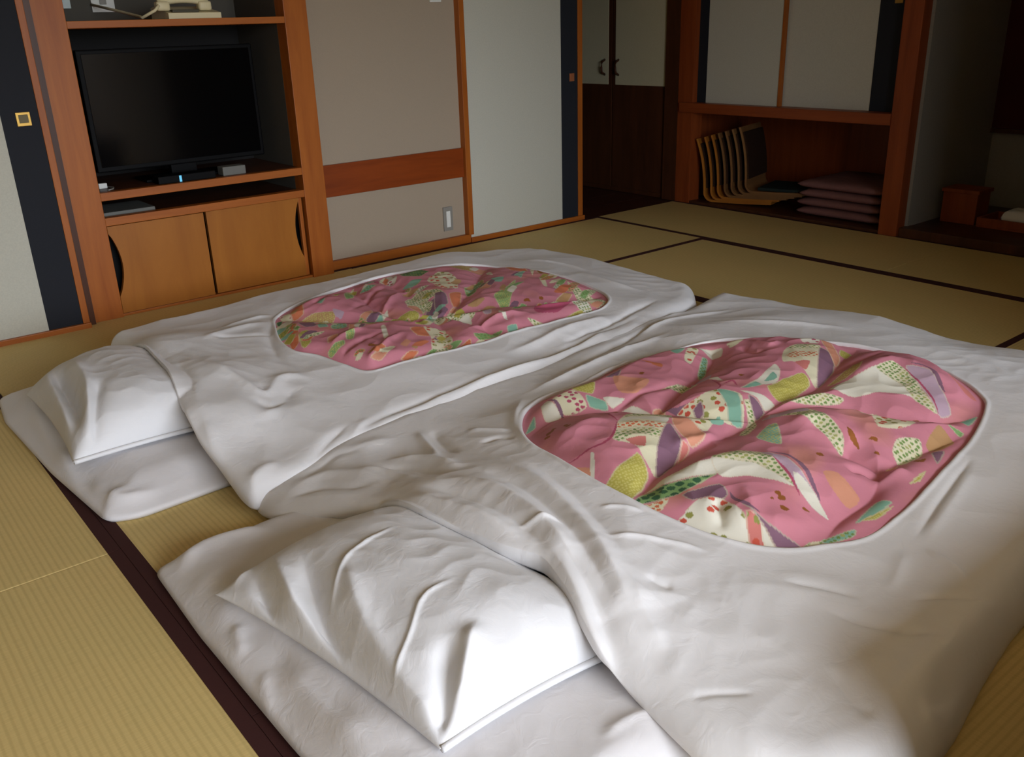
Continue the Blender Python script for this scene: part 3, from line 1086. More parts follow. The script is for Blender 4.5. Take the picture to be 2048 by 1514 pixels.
# ---------------- pillows
def pillow(name, quad, zbase, H, label, folds, seed, crest=0.0, n=210):
    """quad: corner xy A(head,far) B(head,near) C(foot,near) D(foot,far)"""
    A_, B_, C_, D_ = [np.array(q, float) for q in quad]
    u = np.linspace(-1, 1, n)
    u = np.sign(u) * (1 - (1 - np.abs(u)) ** 1.25)
    U, V = np.meshgrid(u, u, indexing='ij')         # U: head->foot, V: far->near
    s, t = (U + 1) / 2, (V + 1) / 2
    pin = .07
    s2 = .5 + (s - .5) * (1 - pin * (1 - V ** 2) ** 1.0)
    t2 = .5 + (t - .5) * (1 - pin * .7 * (1 - U ** 2))
    X = (1 - s2) * ((1 - t2) * A_[0] + t2 * B_[0]) + s2 * ((1 - t2) * D_[0] + t2 * C_[0])
    Y = (1 - s2) * ((1 - t2) * A_[1] + t2 * B_[1]) + s2 * ((1 - t2) * D_[1] + t2 * C_[1])
    f = np.clip(1 - np.abs(U) ** 2.6, 0, 1) ** .62 * np.clip(1 - np.abs(V) ** 4.0, 0, 1) ** .55
    f = f * (1 + crest * V) * (1 - .30 * np.clip(U - .1, 0, 1))
    fo = 1.5 * folds_height(X, Y, folds)
    e_ = np.clip((1 - np.maximum(np.abs(U), np.abs(V))) / .08, 0, 1)
    wr = .004 * waves(X, Y, 3, seed) + .0025 * (1 - np.abs(waves(X, Y, 8, seed + 1)))
    zt_ = zbase + .018 + H * f + e_ * (fo + wr)
    zb_ = zbase + .018 - .017 * np.clip((1 - np.maximum(np.abs(U), np.abs(V))) / .1, 0, 1)
    sup_add(X, Y, zt_)
    N = n * n
    verts = np.concatenate([np.stack([X, Y, zt_], -1).reshape(-1, 3), np.stack([X, Y, zb_], -1).reshape(-1, 3)])
    idx = np.arange(N).reshape(n, n)
    q = np.stack([idx[:-1, :-1], idx[1:, :-1], idx[1:, 1:], idx[:-1, 1:]], -1).reshape(-1, 4)
    o_ = empty(name, (float(X.mean()), float(Y.mean()), zbase), label, 'pillow', 'pillows at the heads of the floor beds')
    me = grid_mesh('pillowcase', verts, np.concatenate([q[:, ::-1], q + N]))
    bm = bmesh.new(); bm.from_mesh(me)
    bmesh.ops.remove_doubles(bm, verts=bm.verts, dist=1e-5)
    bmesh.ops.recalc_face_normals(bm, faces=bm.faces)
    bm.to_mesh(me); bm.free()
    c = link('pillowcase', me, M['pillow_cotton'], o_, True)
    # hem of the case opening on the near short side
    hem = []
    for k in range(3, n - 3, 7):
        hem.append((X[k, -1], Y[k, -1] - .002, zbase + .018))
    MB().tube(hem, .007, 8).build('case_hem', M['pillow_cotton'], o_, True)
    return o_


pillow('pillow', [P(430, 1190, .09), P(880, 1500, .09), (1.03, .93), (1.0, 1.66)], PAD - .002, .125,
       'plump creased white pillow on the bed farther from the television cabinet', [
           ([(495, 1125), (560, 1240), (650, 1330), (740, 1400), (820, 1440)], .14, -.018, .016),
           ([(540, 1105), (590, 1210), (680, 1320), (790, 1400), (880, 1440)], .16, .014, .018),
           ([(600, 1110), (650, 1230), (740, 1330), (840, 1400)], .17, -.016, .020),
           ([(690, 1130), (720, 1230), (800, 1330), (890, 1400)], .18, .008, .022),
           ([(800, 1065), (730, 1105), (690, 1135), (650, 1210)], .19, .0026, .0045),
           ([(920, 1175), (850, 1212), (820, 1262), (760, 1345)], .19, .0026, .0045),
           ([(960, 1270), (930, 1340), (905, 1420)], .17, .012, .02),
           ([(900, 1300), (890, 1360), (880, 1430)], .16, -.014, .02),
           ([(950, 1480), (1040, 1420), (1120, 1380)], .10, .006, .012),
           ([(520, 1120), (500, 1160), (460, 1190)], .1, .004, .012)], 31, .10)
pillow('pillow', [P(52, 790, .09), P(146, 926, .09), (.90, 2.42), (.90, 3.24)], PAD - .002, .135,
       'plump smooth white pillow on the bed closer to the television cabinet', [
           ([(110, 770), (150, 830), (170, 880)], .13, -.02, .022),
           ([(140, 745), (180, 800), (180, 860), (165, 900)], .16, .014, .024),
           ([(210, 800), (190, 860), (175, 905)], .15, -.012, .018),
           ([(95, 775), (125, 835), (150, 900)], .11, .012, .02)], 41, .08)

sup_blur()
# ---------------- far duvet
def OP(lst):
    return [(*P(a, b, z), ze) for (a, b, z, ze) in lst]


far_out = [(.80, 3.44, .03)] + OP([(243, 682, .13, .10), (292, 696, .185, .165), (335, 748, .20, .18), (368, 812, .195, .17), (398, 872, .15, .125), (440, 935, .09, .078), (480, 990, .06, .05), (508, 1024, .03, .02)]) + \
    [(*P(591, 936, .1), .078), (*P(690, 882, .1), .085), (*P(793, 842, .1), .085), (*P(896, 811, .1), .085), (*P(1015, 767, .1), .085), (*P(1094, 746, .1), .085), (*P(1213, 700, .1), .085), (*P(1292, 660, .1), .08), (*P(1395, 604, .08), .05)] + \
    [(2.93, 2.42, .02), (2.93, 2.62, .015), (2.93, 2.9, .015), (2.95, 3.25, .015), (2.90, 3.46, .015), (2.72, 3.57, .015), (2.3, 3.55, .015), (1.8, 3.51, .015), (1.3, 3.48, .015), (.98, 3.47, .015)]
far_ctl = [(.82, 3.3, .13), (.86, 3.0, .205), (.84, 2.6, .21), (.84, 2.35, .19), (.85, 2.15, .09), (1.1, 3.3, .14), (1.1, 2.8, .155), (1.1, 2.45, .15), (1.1, 2.3, .12), (1.1, 2.15, .095),
           (1.4, 3.2, .15), (1.4, 2.6, .15), (1.4, 2.35, .145), (1.4, 2.2, .115), (1.4, 2.1, .095), (1.9, 3.3, .15), (1.9, 2.8, .16), (1.9, 2.4, .15), (1.9, 2.25, .12), (1.9, 2.13, .098), (2.3, 3.4, .14), (2.4, 2.8, .145), (2.4, 2.4, .135), (2.3, 2.22, .105),
           (2.75, 3.4, .10), (2.75, 2.9, .11), (2.75, 2.45, .10)]
far_folds = [
    ([(395, 742), (470, 770), (530, 790), (560, 760), (600, 752), (650, 762)], .15, .009, .022),
    ([(500, 800), (540, 810), (575, 790), (580, 770)], .15, -.009, .022),
    ([(510, 835), (550, 815), (590, 775)], .15, .005, .018),
    ([(385, 770), (400, 830), (430, 900), (470, 960)], .15, .012, .022),
    ([(350, 720), (390, 790), (410, 860)], .18, -.010, .022),
    ([(400, 700), (470, 665), (540, 645)], .15, .008, .02), ([(420, 690), (480, 680), (545, 672)], .15, -.007, .014), ([(440, 660), (500, 640), (550, 630)], .15, .007, .014),
    ([(545, 640), (540, 680), (560, 720), (600, 735)], .15, -.008, .02),
    ([(560, 960), (700, 860), (850, 790), (1000, 735), (1150, 680)], .14, .010, .03),
    ([(620, 890), (760, 815), (900, 765), (1050, 715), (1200, 655), (1300, 610)], .14, -.010, .018),
    ([(640, 905), (690, 865), (740, 820)], .13, .008, .014), ([(580, 945), (660, 870), (700, 840)], .12, -.008, .014),
    ([(850, 810), (1000, 750), (1130, 700), (1260, 640)], .12, .012, .02),
    ([(1000, 700), (1100, 665), (1230, 620)], .14, .010, .022), ([(1110, 690), (1210, 650), (1320, 595)], .12, -.010, .014),
    ([(480, 970), (510, 960), (560, 930)], .09, .004, .016),
    ([(1040, 515), (1130, 525), (1180, 540)], .13, .006, .014), ([(1150, 545), (1230, 570), (1290, 580)], .12, .006, .02)]
far = Cloth(far_out, far_ctl, .07, far_folds, .005, 51)
fd = empty('duvet', (1.8, 2.8, 0), 'white covered duvet with smaller pink floral print, closer to the television cabinet', 'duvet', 'duvets spread on the floor beds')
far_hole = catmull([P(a, b, .148) for a, b in [(552, 655), (556, 635), (600, 610), (680, 580), (760, 555), (830, 540), (905, 528), (970, 526), (1050, 534), (1120, 547), (1190, 570), (1215, 588), (1210, 602), (1180, 615), (1100, 640), (1000, 665), (900, 695), (800, 722), (740, 736), (690, 727), (640, 712), (590, 705), (562, 685)]], 260)
ring_part(far, far_hole, 'cover', M['cotton'], fd, 130, 860)
far_pat = []


def PF(ox, oy, k, col, fill, z):
    far_pat.append((col, fill, [(ox + a / k, oy + b / k) for a, b in z]))


for args in [
    ('cream', 'p', [(110, 720), (220, 700), (260, 770), (150, 780)]), ('dgreen', '', [(70, 790), (150, 770), (130, 840), (80, 830)]),
    ('orange', '', [(240, 680), (380, 630), (400, 720), (270, 760)]), ('tan', 's', [(260, 800), (500, 720), (780, 700), (700, 780), (400, 820)]),
    ('purple', '', [(330, 850), (500, 810), (560, 880), (420, 910)]), ('cream', 'g', [(120, 870), (250, 850), (300, 950), (220, 1020), (140, 960)]),
    ('orange', 'o', [(200, 950), (330, 900), (350, 1060), (250, 1110)]), ('olive', 's', [(340, 980), (470, 950), (490, 1080), (380, 1110)]),
    ('teal', '', [(560, 850), (640, 830), (690, 890), (580, 910)]), ('teal', 'g', [(720, 870), (880, 830), (910, 890), (740, 920)]), ('cream', '', [(710, 790), (790, 790), (800, 850), (730, 860)]),
    ('peach', '', [(930, 850), (1010, 870), (990, 960), (930, 970)]), ('purple', '', [(1010, 840), (1130, 860), (1060, 930), (1010, 910)]), ('green', 's', [(900, 960), (1000, 950), (980, 1040), (900, 1050)]),
    ('peach', '', [(680, 1030), (800, 980), (790, 1040), (690, 1100)]), ('green', 's', [(680, 1150), (870, 1060), (880, 1110), (720, 1190)]),
    ('lav', 'n', [(740, 680), (870, 700), (830, 740), (760, 720)]), ('green', 'g', [(870, 500), (960, 450), (990, 530), (900, 590)]), ('cream', 'n', [(880, 450), (980, 390), (960, 440), (900, 470)]),
    ('peach', '', [(1050, 720), (1200, 650), (1180, 740), (1090, 760)]), ('white', '', [(1260, 720), (1370, 640), (1380, 700), (1310, 740)]), ('teal', '', [(1200, 750), (1290, 690), (1330, 730), (1240, 780)]),
    ('green', 'g', [(980, 800), (1180, 760), (1240, 800), (1180, 850), (1020, 830)]), ('olive', 's', [(1260, 780), (1450, 720), (1700, 660), (1750, 710), (1560, 800), (1330, 820)]),
    ('white', '', [(1300, 880), (1350, 870), (1390, 1000), (1340, 1030)]), ('cream', 'g', [(1580, 560), (1720, 460), (1960, 450), (2040, 500), (1860, 540), (1800, 680), (1640, 640)]),
    ('peach', '', [(1600, 620), (1740, 600), (1800, 690), (1680, 660)]), ('purple', '', [(1870, 560), (2040, 500), (2040, 660), (1820, 700)]),
    ('dgreen', 'g', [(1510, 240), (1700, 200), (1860, 230), (1760, 290), (1560, 280)]), ('white', 'p', [(1290, 280), (1430, 240), (1490, 270), (1450, 340), (1330, 330)]), ('rose', '', [(1200, 290), (1290, 290), (1280, 350), (1210, 350)]),
    ('teal', '', [(1110, 350), (1170, 310), (1160, 370)]), ('orange', '', [(1640, 900), (1800, 870), (1880, 960), (1720, 970)]), ('cream', 'f', [(1800, 860), (2048, 850), (2048, 1060), (1900, 1100), (1880, 960)]),
    ('cream', 'g', [(1600, 1200), (1750, 1140), (1900, 1150), (1800, 1220), (1660, 1240)]), ('cream', 'f', [(1840, 340), (1920, 270), (2048, 250), (2048, 380), (1940, 390)]),
]:
    PF(540, 510, 5.851, *args)
for args in [
    ('cream', 'f', [(0, 250), (130, 230), (240, 290), (260, 400), (120, 420), (0, 390)]), ('tan', 's', [(120, 130), (380, 110), (520, 180), (300, 190)]), ('white', 'n', [(570, 180), (620, 170), (660, 240), (610, 230)]),
    ('green', 'g', [(330, 370), (450, 330), (470, 420), (370, 460)]), ('teal', '', [(480, 290), (540, 280), (540, 340), (490, 350)]), ('orange', '', [(160, 480), (300, 430), (280, 560), (200, 580)]),
    ('purple', '', [(0, 480), (120, 480), (150, 570), (0, 620)]), ('cream', 'g', [(0, 690), (250, 650), (420, 630), (520, 600), (430, 710), (200, 740), (0, 760)]), ('white', '', [(260, 710), (380, 680), (420, 740), (320, 770)]),
    ('green', 's', [(670, 480), (830, 380), (920, 310), (880, 460), (820, 590), (720, 550)]), ('teal', 'n', [(640, 290), (780, 280), (760, 330), (680, 330)]), ('orange', 'o', [(800, 160), (1000, 170), (1060, 220), (900, 210)]), ('teal', '', [(900, 250), (1000, 240), (980, 290)]),
    ('cream', 'n', [(1080, 200), (1130, 190), (1110, 260)]), ('brown', '', [(1130, 190), (1260, 210), (1200, 250)]), ('cream', '', [(1180, 280), (1240, 280), (1280, 380), (1230, 370)]),
    ('cream', 'g', [(1500, 320), (1650, 380), (1800, 420), (1950, 470), (1850, 540), (1700, 500), (1580, 420)]), ('white', 'g', [(1560, 540), (1700, 500), (1800, 570), (1700, 600)]), ('olive', 's', [(1450, 670), (1650, 580), (1700, 600), (1500, 700)]),
    ('lav', '', [(540, 650), (640, 640), (640, 700), (560, 700)]), ('white', 'n', [(720, 680), (780, 690), (830, 760), (780, 740)]), ('teal', '', [(820, 800), (930, 780), (950, 850), (850, 860)]), ('cream', '', [(990, 790), (1060, 800), (1040, 870), (980, 870)]),
    ('purple', '', [(1060, 780), (1190, 780), (1110, 840)]), ('cream', 'g', [(1050, 730), (1200, 730), (1320, 730), (1200, 780)]), ('cream', 'f', [(0, 840), (140, 860), (200, 930), (150, 1040), (0, 1060)]), ('teal', '', [(110, 980), (220, 970), (210, 1060), (120, 1060)]),
    ('orange', 'o', [(260, 1000), (400, 920), (420, 1010), (300, 1080)]), ('olive', 's', [(460, 960), (560, 930), (600, 1010), (520, 1020)]), ('green', 'g', [(440, 880), (760, 820), (720, 870), (520, 920)]), ('rose', 'n', [(620, 930), (900, 870), (940, 900), (640, 1000)]),
    ('rose', 'n', [(1130, 620), (1500, 490), (1560, 530), (1400, 640), (1180, 680)]),
]:
    PF(870, 510, 5.689, *args)
_r = random.Random(5)
for (ax, ay, bx_, by_, cnt) in ((560, 650, 860, 640, 16), (860, 632, 1210, 585, 16), (820, 560, 900, 700, 16), (700, 720, 1000, 660, 12), (600, 615, 830, 545, 10), (950, 535, 1190, 575, 12), (880, 560, 1040, 580, 10), (560, 660, 640, 700, 10)):
    for _ in range(int(cnt * 1.3)):
        t_ = _r.random()
        x_, y_ = ax + (bx_ - ax) * t_ + _r.gauss(0, 12), ay + (by_ - ay) * t_ + _r.gauss(0, 6)
        w_, h_ = 7 + 13 * _r.random(), 3 + 4.5 * _r.random()
        sl = -.35 * w_
        far_pat.append((_r.choice(['cream', 'cream', 'white', 'green', 'olive', 'peach', 'teal', 'orange', 'purple', 'tan']), _r.choice(['', 'g', 'n']),
                        [(x_ - w_, y_ - sl), (x_, y_ - h_), (x_ + w_, y_ + sl), (x_ + 2, y_ + h_)]))
quilt_part(far, far_hole, 'quilt', fd, .0034,
           [([(556, 640), (700, 640), (860, 632), (1000, 610), (1100, 600), (1212, 580)], .055), ([(760, 556), (830, 600), (870, 632), (900, 690)], .07), ([(700, 580), (760, 620), (830, 640)], .05), ([(970, 530), (940, 580), (900, 625)], .06), ([(1000, 665), (940, 640), (900, 632)], .05)],
           [([(620, 625), (660, 600), (690, 590)], .15, -.008, .012), ([(700, 630), (750, 590), (775, 572)], .15, -.009, .012), ([(740, 640), (790, 600), (820, 575)], .15, .008, .014),
            ([(680, 720), (720, 690), (770, 670)], .15, -.010, .012), ([(730, 730), (770, 695), (810, 670)], .15, .008, .012), ([(660, 705), (690, 680), (740, 660)], .15, .008, .012),
            ([(930, 660), (990, 640), (1060, 630)], .15, .010, .014), ([(1040, 610), (1100, 600), (1160, 590)], .15, -.008, .014), ([(1060, 620), (1110, 612), (1170, 598)], .15, .008, .012)],
           .150, far_pat, [(647, 597, .018, 'black_')][:0] + [(1055, 598, .012, 'brown'), (1082, 594, .010, 'brown'), (745, 700, .014, 'brown')], [], .032, .003, 61)

# ---------------- near duvet
near_out = [(.735, 2.0, .012)] + OP([(545, 1028, .05, .04), (600, 1030, .07, .06), (690, 1021, .10, .088), (768, 1004, .14, .12), (845, 1022, .19, .165), (905, 1038, .205, .185), (1000, 1074, .215, .195), (1085, 1097, .215, .195), (1130, 1160, .205, .185), (1158, 1212, .195, .172), (1192, 1275, .17, .145), (1230, 1335, .13, .105), (1290, 1410, .095, .082), (1350, 1470, .085, .075), (1400, 1516, .08, .07)]) + \
    [(.90, .60, .04), (.97, .50, .015), (1.12, .455, .012), (1.30, .475, .012), (1.45, .505, .012), (1.62, .53, .012), (1.9, .55, .012), (2.4, .56, .012), (2.85, .57, .012), (3.02, .62, .012), (3.07, .80, .012), (3.07, 1.2, .012), (3.07, 1.6, .012), (3.06, 1.9, .012), (3.03, 2.12, .012), (2.95, 2.32, .012), (2.6, 2.25, .03),
     (2.2, 2.19, .03), (1.8, 2.15, .03), (1.4, 2.15, .03), (1.05, 2.13, .03), (.85, 2.06, .025)]
near_ctl = [(.85, 1.93, .055), (.95, 1.75, .11), (.98, 1.55, .20), (1.0, 1.3, .225), (1.0, 1.1, .225), (.96, .95, .19), (.95, .8, .11), (1.0, .62, .10), (1.15, .55, .09),
            (1.1, 1.9, .075), (1.15, 1.7, .14), (1.2, 1.4, .19), (1.2, 1.1, .19), (1.2, .85, .165), (1.25, .65, .12), (1.4, 2.0, .085), (1.45, 1.75, .15), (1.5, 1.3, .185), (1.5, .85, .165), (1.5, .65, .125),
            (1.8, 2.05, .095), (1.8, 1.9, .14), (1.9, 1.3, .19), (1.9, .8, .165), (1.9, .63, .12), (2.2, 2.08, .10), (2.3, 1.9, .15), (2.4, 1.3, .185), (2.4, .85, .16), (2.4, .65, .12),
            (2.7, 2.1, .09), (2.7, 1.8, .135), (2.75, 1.3, .145), (2.75, .8, .13), (2.95, 2.0, .08), (2.98, 1.3, .09), (2.95, .75, .08)]
near_folds = [
    # hem roll and long drapes beside the head edge
    ([(1075, 1075), (1130, 1140), (1190, 1240), (1260, 1350), (1340, 1450)], .20, .014, .018),
    ([(1100, 1075), (1160, 1140), (1225, 1250), (1275, 1330)], .20, -.018, .022),
    ([(770, 955), (890, 1003), (1000, 1060), (1075, 1100)], .20, .009, .020),
    ([(820, 942), (930, 985), (1035, 1045), (1105, 1115)], .20, -.010, .020),
    ([(880, 925), (980, 970), (1070, 1035), (1150, 1125), (1215, 1235)], .20, .012, .022),
    ([(930, 912), (1030, 958), (1110, 1025), (1180, 1115), (1240, 1215)], .195, -.010, .020),
    ([(985, 900), (1080, 962), (1160, 1045), (1225, 1140), (1290, 1270)], .19, .009, .024),
    ([(1040, 905), (1120, 962), (1200, 1045), (1260, 1130)], .19, -.006, .020),
    ([(1030, 1046), (1090, 1042), (1130, 1036)], .21, .005, .007), ([(1195, 1074), (1280, 1070), (1360, 1075), (1430, 1088)], .19, .005, .008), ([(1195, 1012), (1240, 1010), (1290, 1018)], .19, .004, .008),
    # flap beside the gap and rise out of the valley
    ([(560, 1000), (640, 985), (700, 995), (760, 1000)], .08, -.006, .02), ([(560, 985), (640, 950), (720, 960), (790, 990)], .09, .008, .03), ([(600, 960), (660, 920), (740, 900)], .09, -.007, .022),
    ([(700, 930), (770, 940), (850, 990)], .12, .008, .018), ([(640, 930), (720, 900), (800, 880)], .09, .006, .03), ([(760, 900), (850, 910), (930, 960)], .13, .008, .016), ([(740, 920), (820, 925), (900, 975)], .13, -.010, .016),
    ([(830, 850), (860, 890), (880, 930)], .12, .008, .012), ([(860, 850), (890, 890), (920, 920)], .12, -.007, .012), ([(930, 845), (1000, 860), (1020, 870)], .14, .006, .010), ([(960, 880), (1000, 870), (1030, 880)], .15, -.006, .010),
    ([(1045, 770), (1030, 830), (1050, 880), (1090, 920)], .16, .007, .016),
    ([(1040, 790), (1160, 740), (1260, 690), (1350, 660)], .13, .010, .018), ([(1080, 770), (1200, 710), (1310, 650), (1420, 610)], .11, -.009, .014), ([(1180, 700), (1290, 650), (1400, 610)], .10, .010, .014), ([(1250, 680), (1380, 630), (1480, 610)], .11, .008, .014),
    ([(1400, 640), (1560, 640), (1720, 655)], .14, .006, .02),
    # shallow creases on the near side
    ([(1560, 1150), (1650, 1158), (1740, 1178)], .165, -.005, .008), ([(1550, 1135), (1650, 1142), (1730, 1160)], .165, .002, .02), ([(1640, 1195), (1740, 1222), (1840, 1238), (1910, 1246)], .16, -.005, .008), ([(1630, 1180), (1740, 1205), (1850, 1225)], .16, .002, .02),
    ([(1820, 1182), (1860, 1172), (1950, 1168), (2010, 1150)], .16, -.005, .007), ([(1830, 1065), (1870, 1005), (1920, 940), (1950, 900)], .165, -.005, .009), ([(1850, 1065), (1900, 1000), (1950, 930)], .165, .003, .014),
    ([(1780, 1160), (1800, 1120), (1815, 1080)], .165, .003, .014), ([(1850, 1075), (1910, 1110), (1950, 1150)], .165, .005, .011),
    ([(1370, 1352), (1430, 1345), (1520, 1340)], .17, -.003, .006), ([(1660, 1310), (1720, 1370), (1760, 1400)], .15, -.005, .012),
    ([(1290, 1150), (1320, 1160), (1350, 1165)], .18, -.004, .012), ([(1260, 1160), (1300, 1230), (1340, 1270)], .18, .006, .02),
    # bunched cloth along the shaded edge
    ([(1760, 1400), (1850, 1330), (1950, 1250), (2020, 1170)], .12, .012, .03), ([(1800, 1450), (1880, 1400), (1960, 1310), (2028, 1220)], .09, -.016, .024), ([(1830, 1430), (1900, 1440), (1960, 1455)], .08, .010, .02), ([(1900, 1400), (1960, 1330), (2028, 1260)], .07, .014, .02)]
near = Cloth(near_out, near_ctl, .09, near_folds, .0045, 71)
nd = empty('duvet', (1.9, 1.3, 0), 'white covered duvet with large pink floral print, away from the television cabinet', 'duvet', 'duvets spread on the floor beds')
near_hole = catmull([P(a, b, .18) for a, b in [(1045, 840), (1050, 800), (1090, 766), (1180, 735), (1250, 697), (1330, 676), (1440, 660), (1550, 657), (1700, 675), (1850, 710), (1920, 740), (1965, 775), (1972, 800), (1950, 850), (1900, 910), (1830, 980), (1740, 1045), (1640, 1072), (1550, 1078), (1440, 1065), (1330, 1030), (1250, 995), (1170, 950), (1100, 900), (1060, 870)]], 300)
ring_part(near, near_hole, 'cover', M['cotton'], nd, 170, 1150)
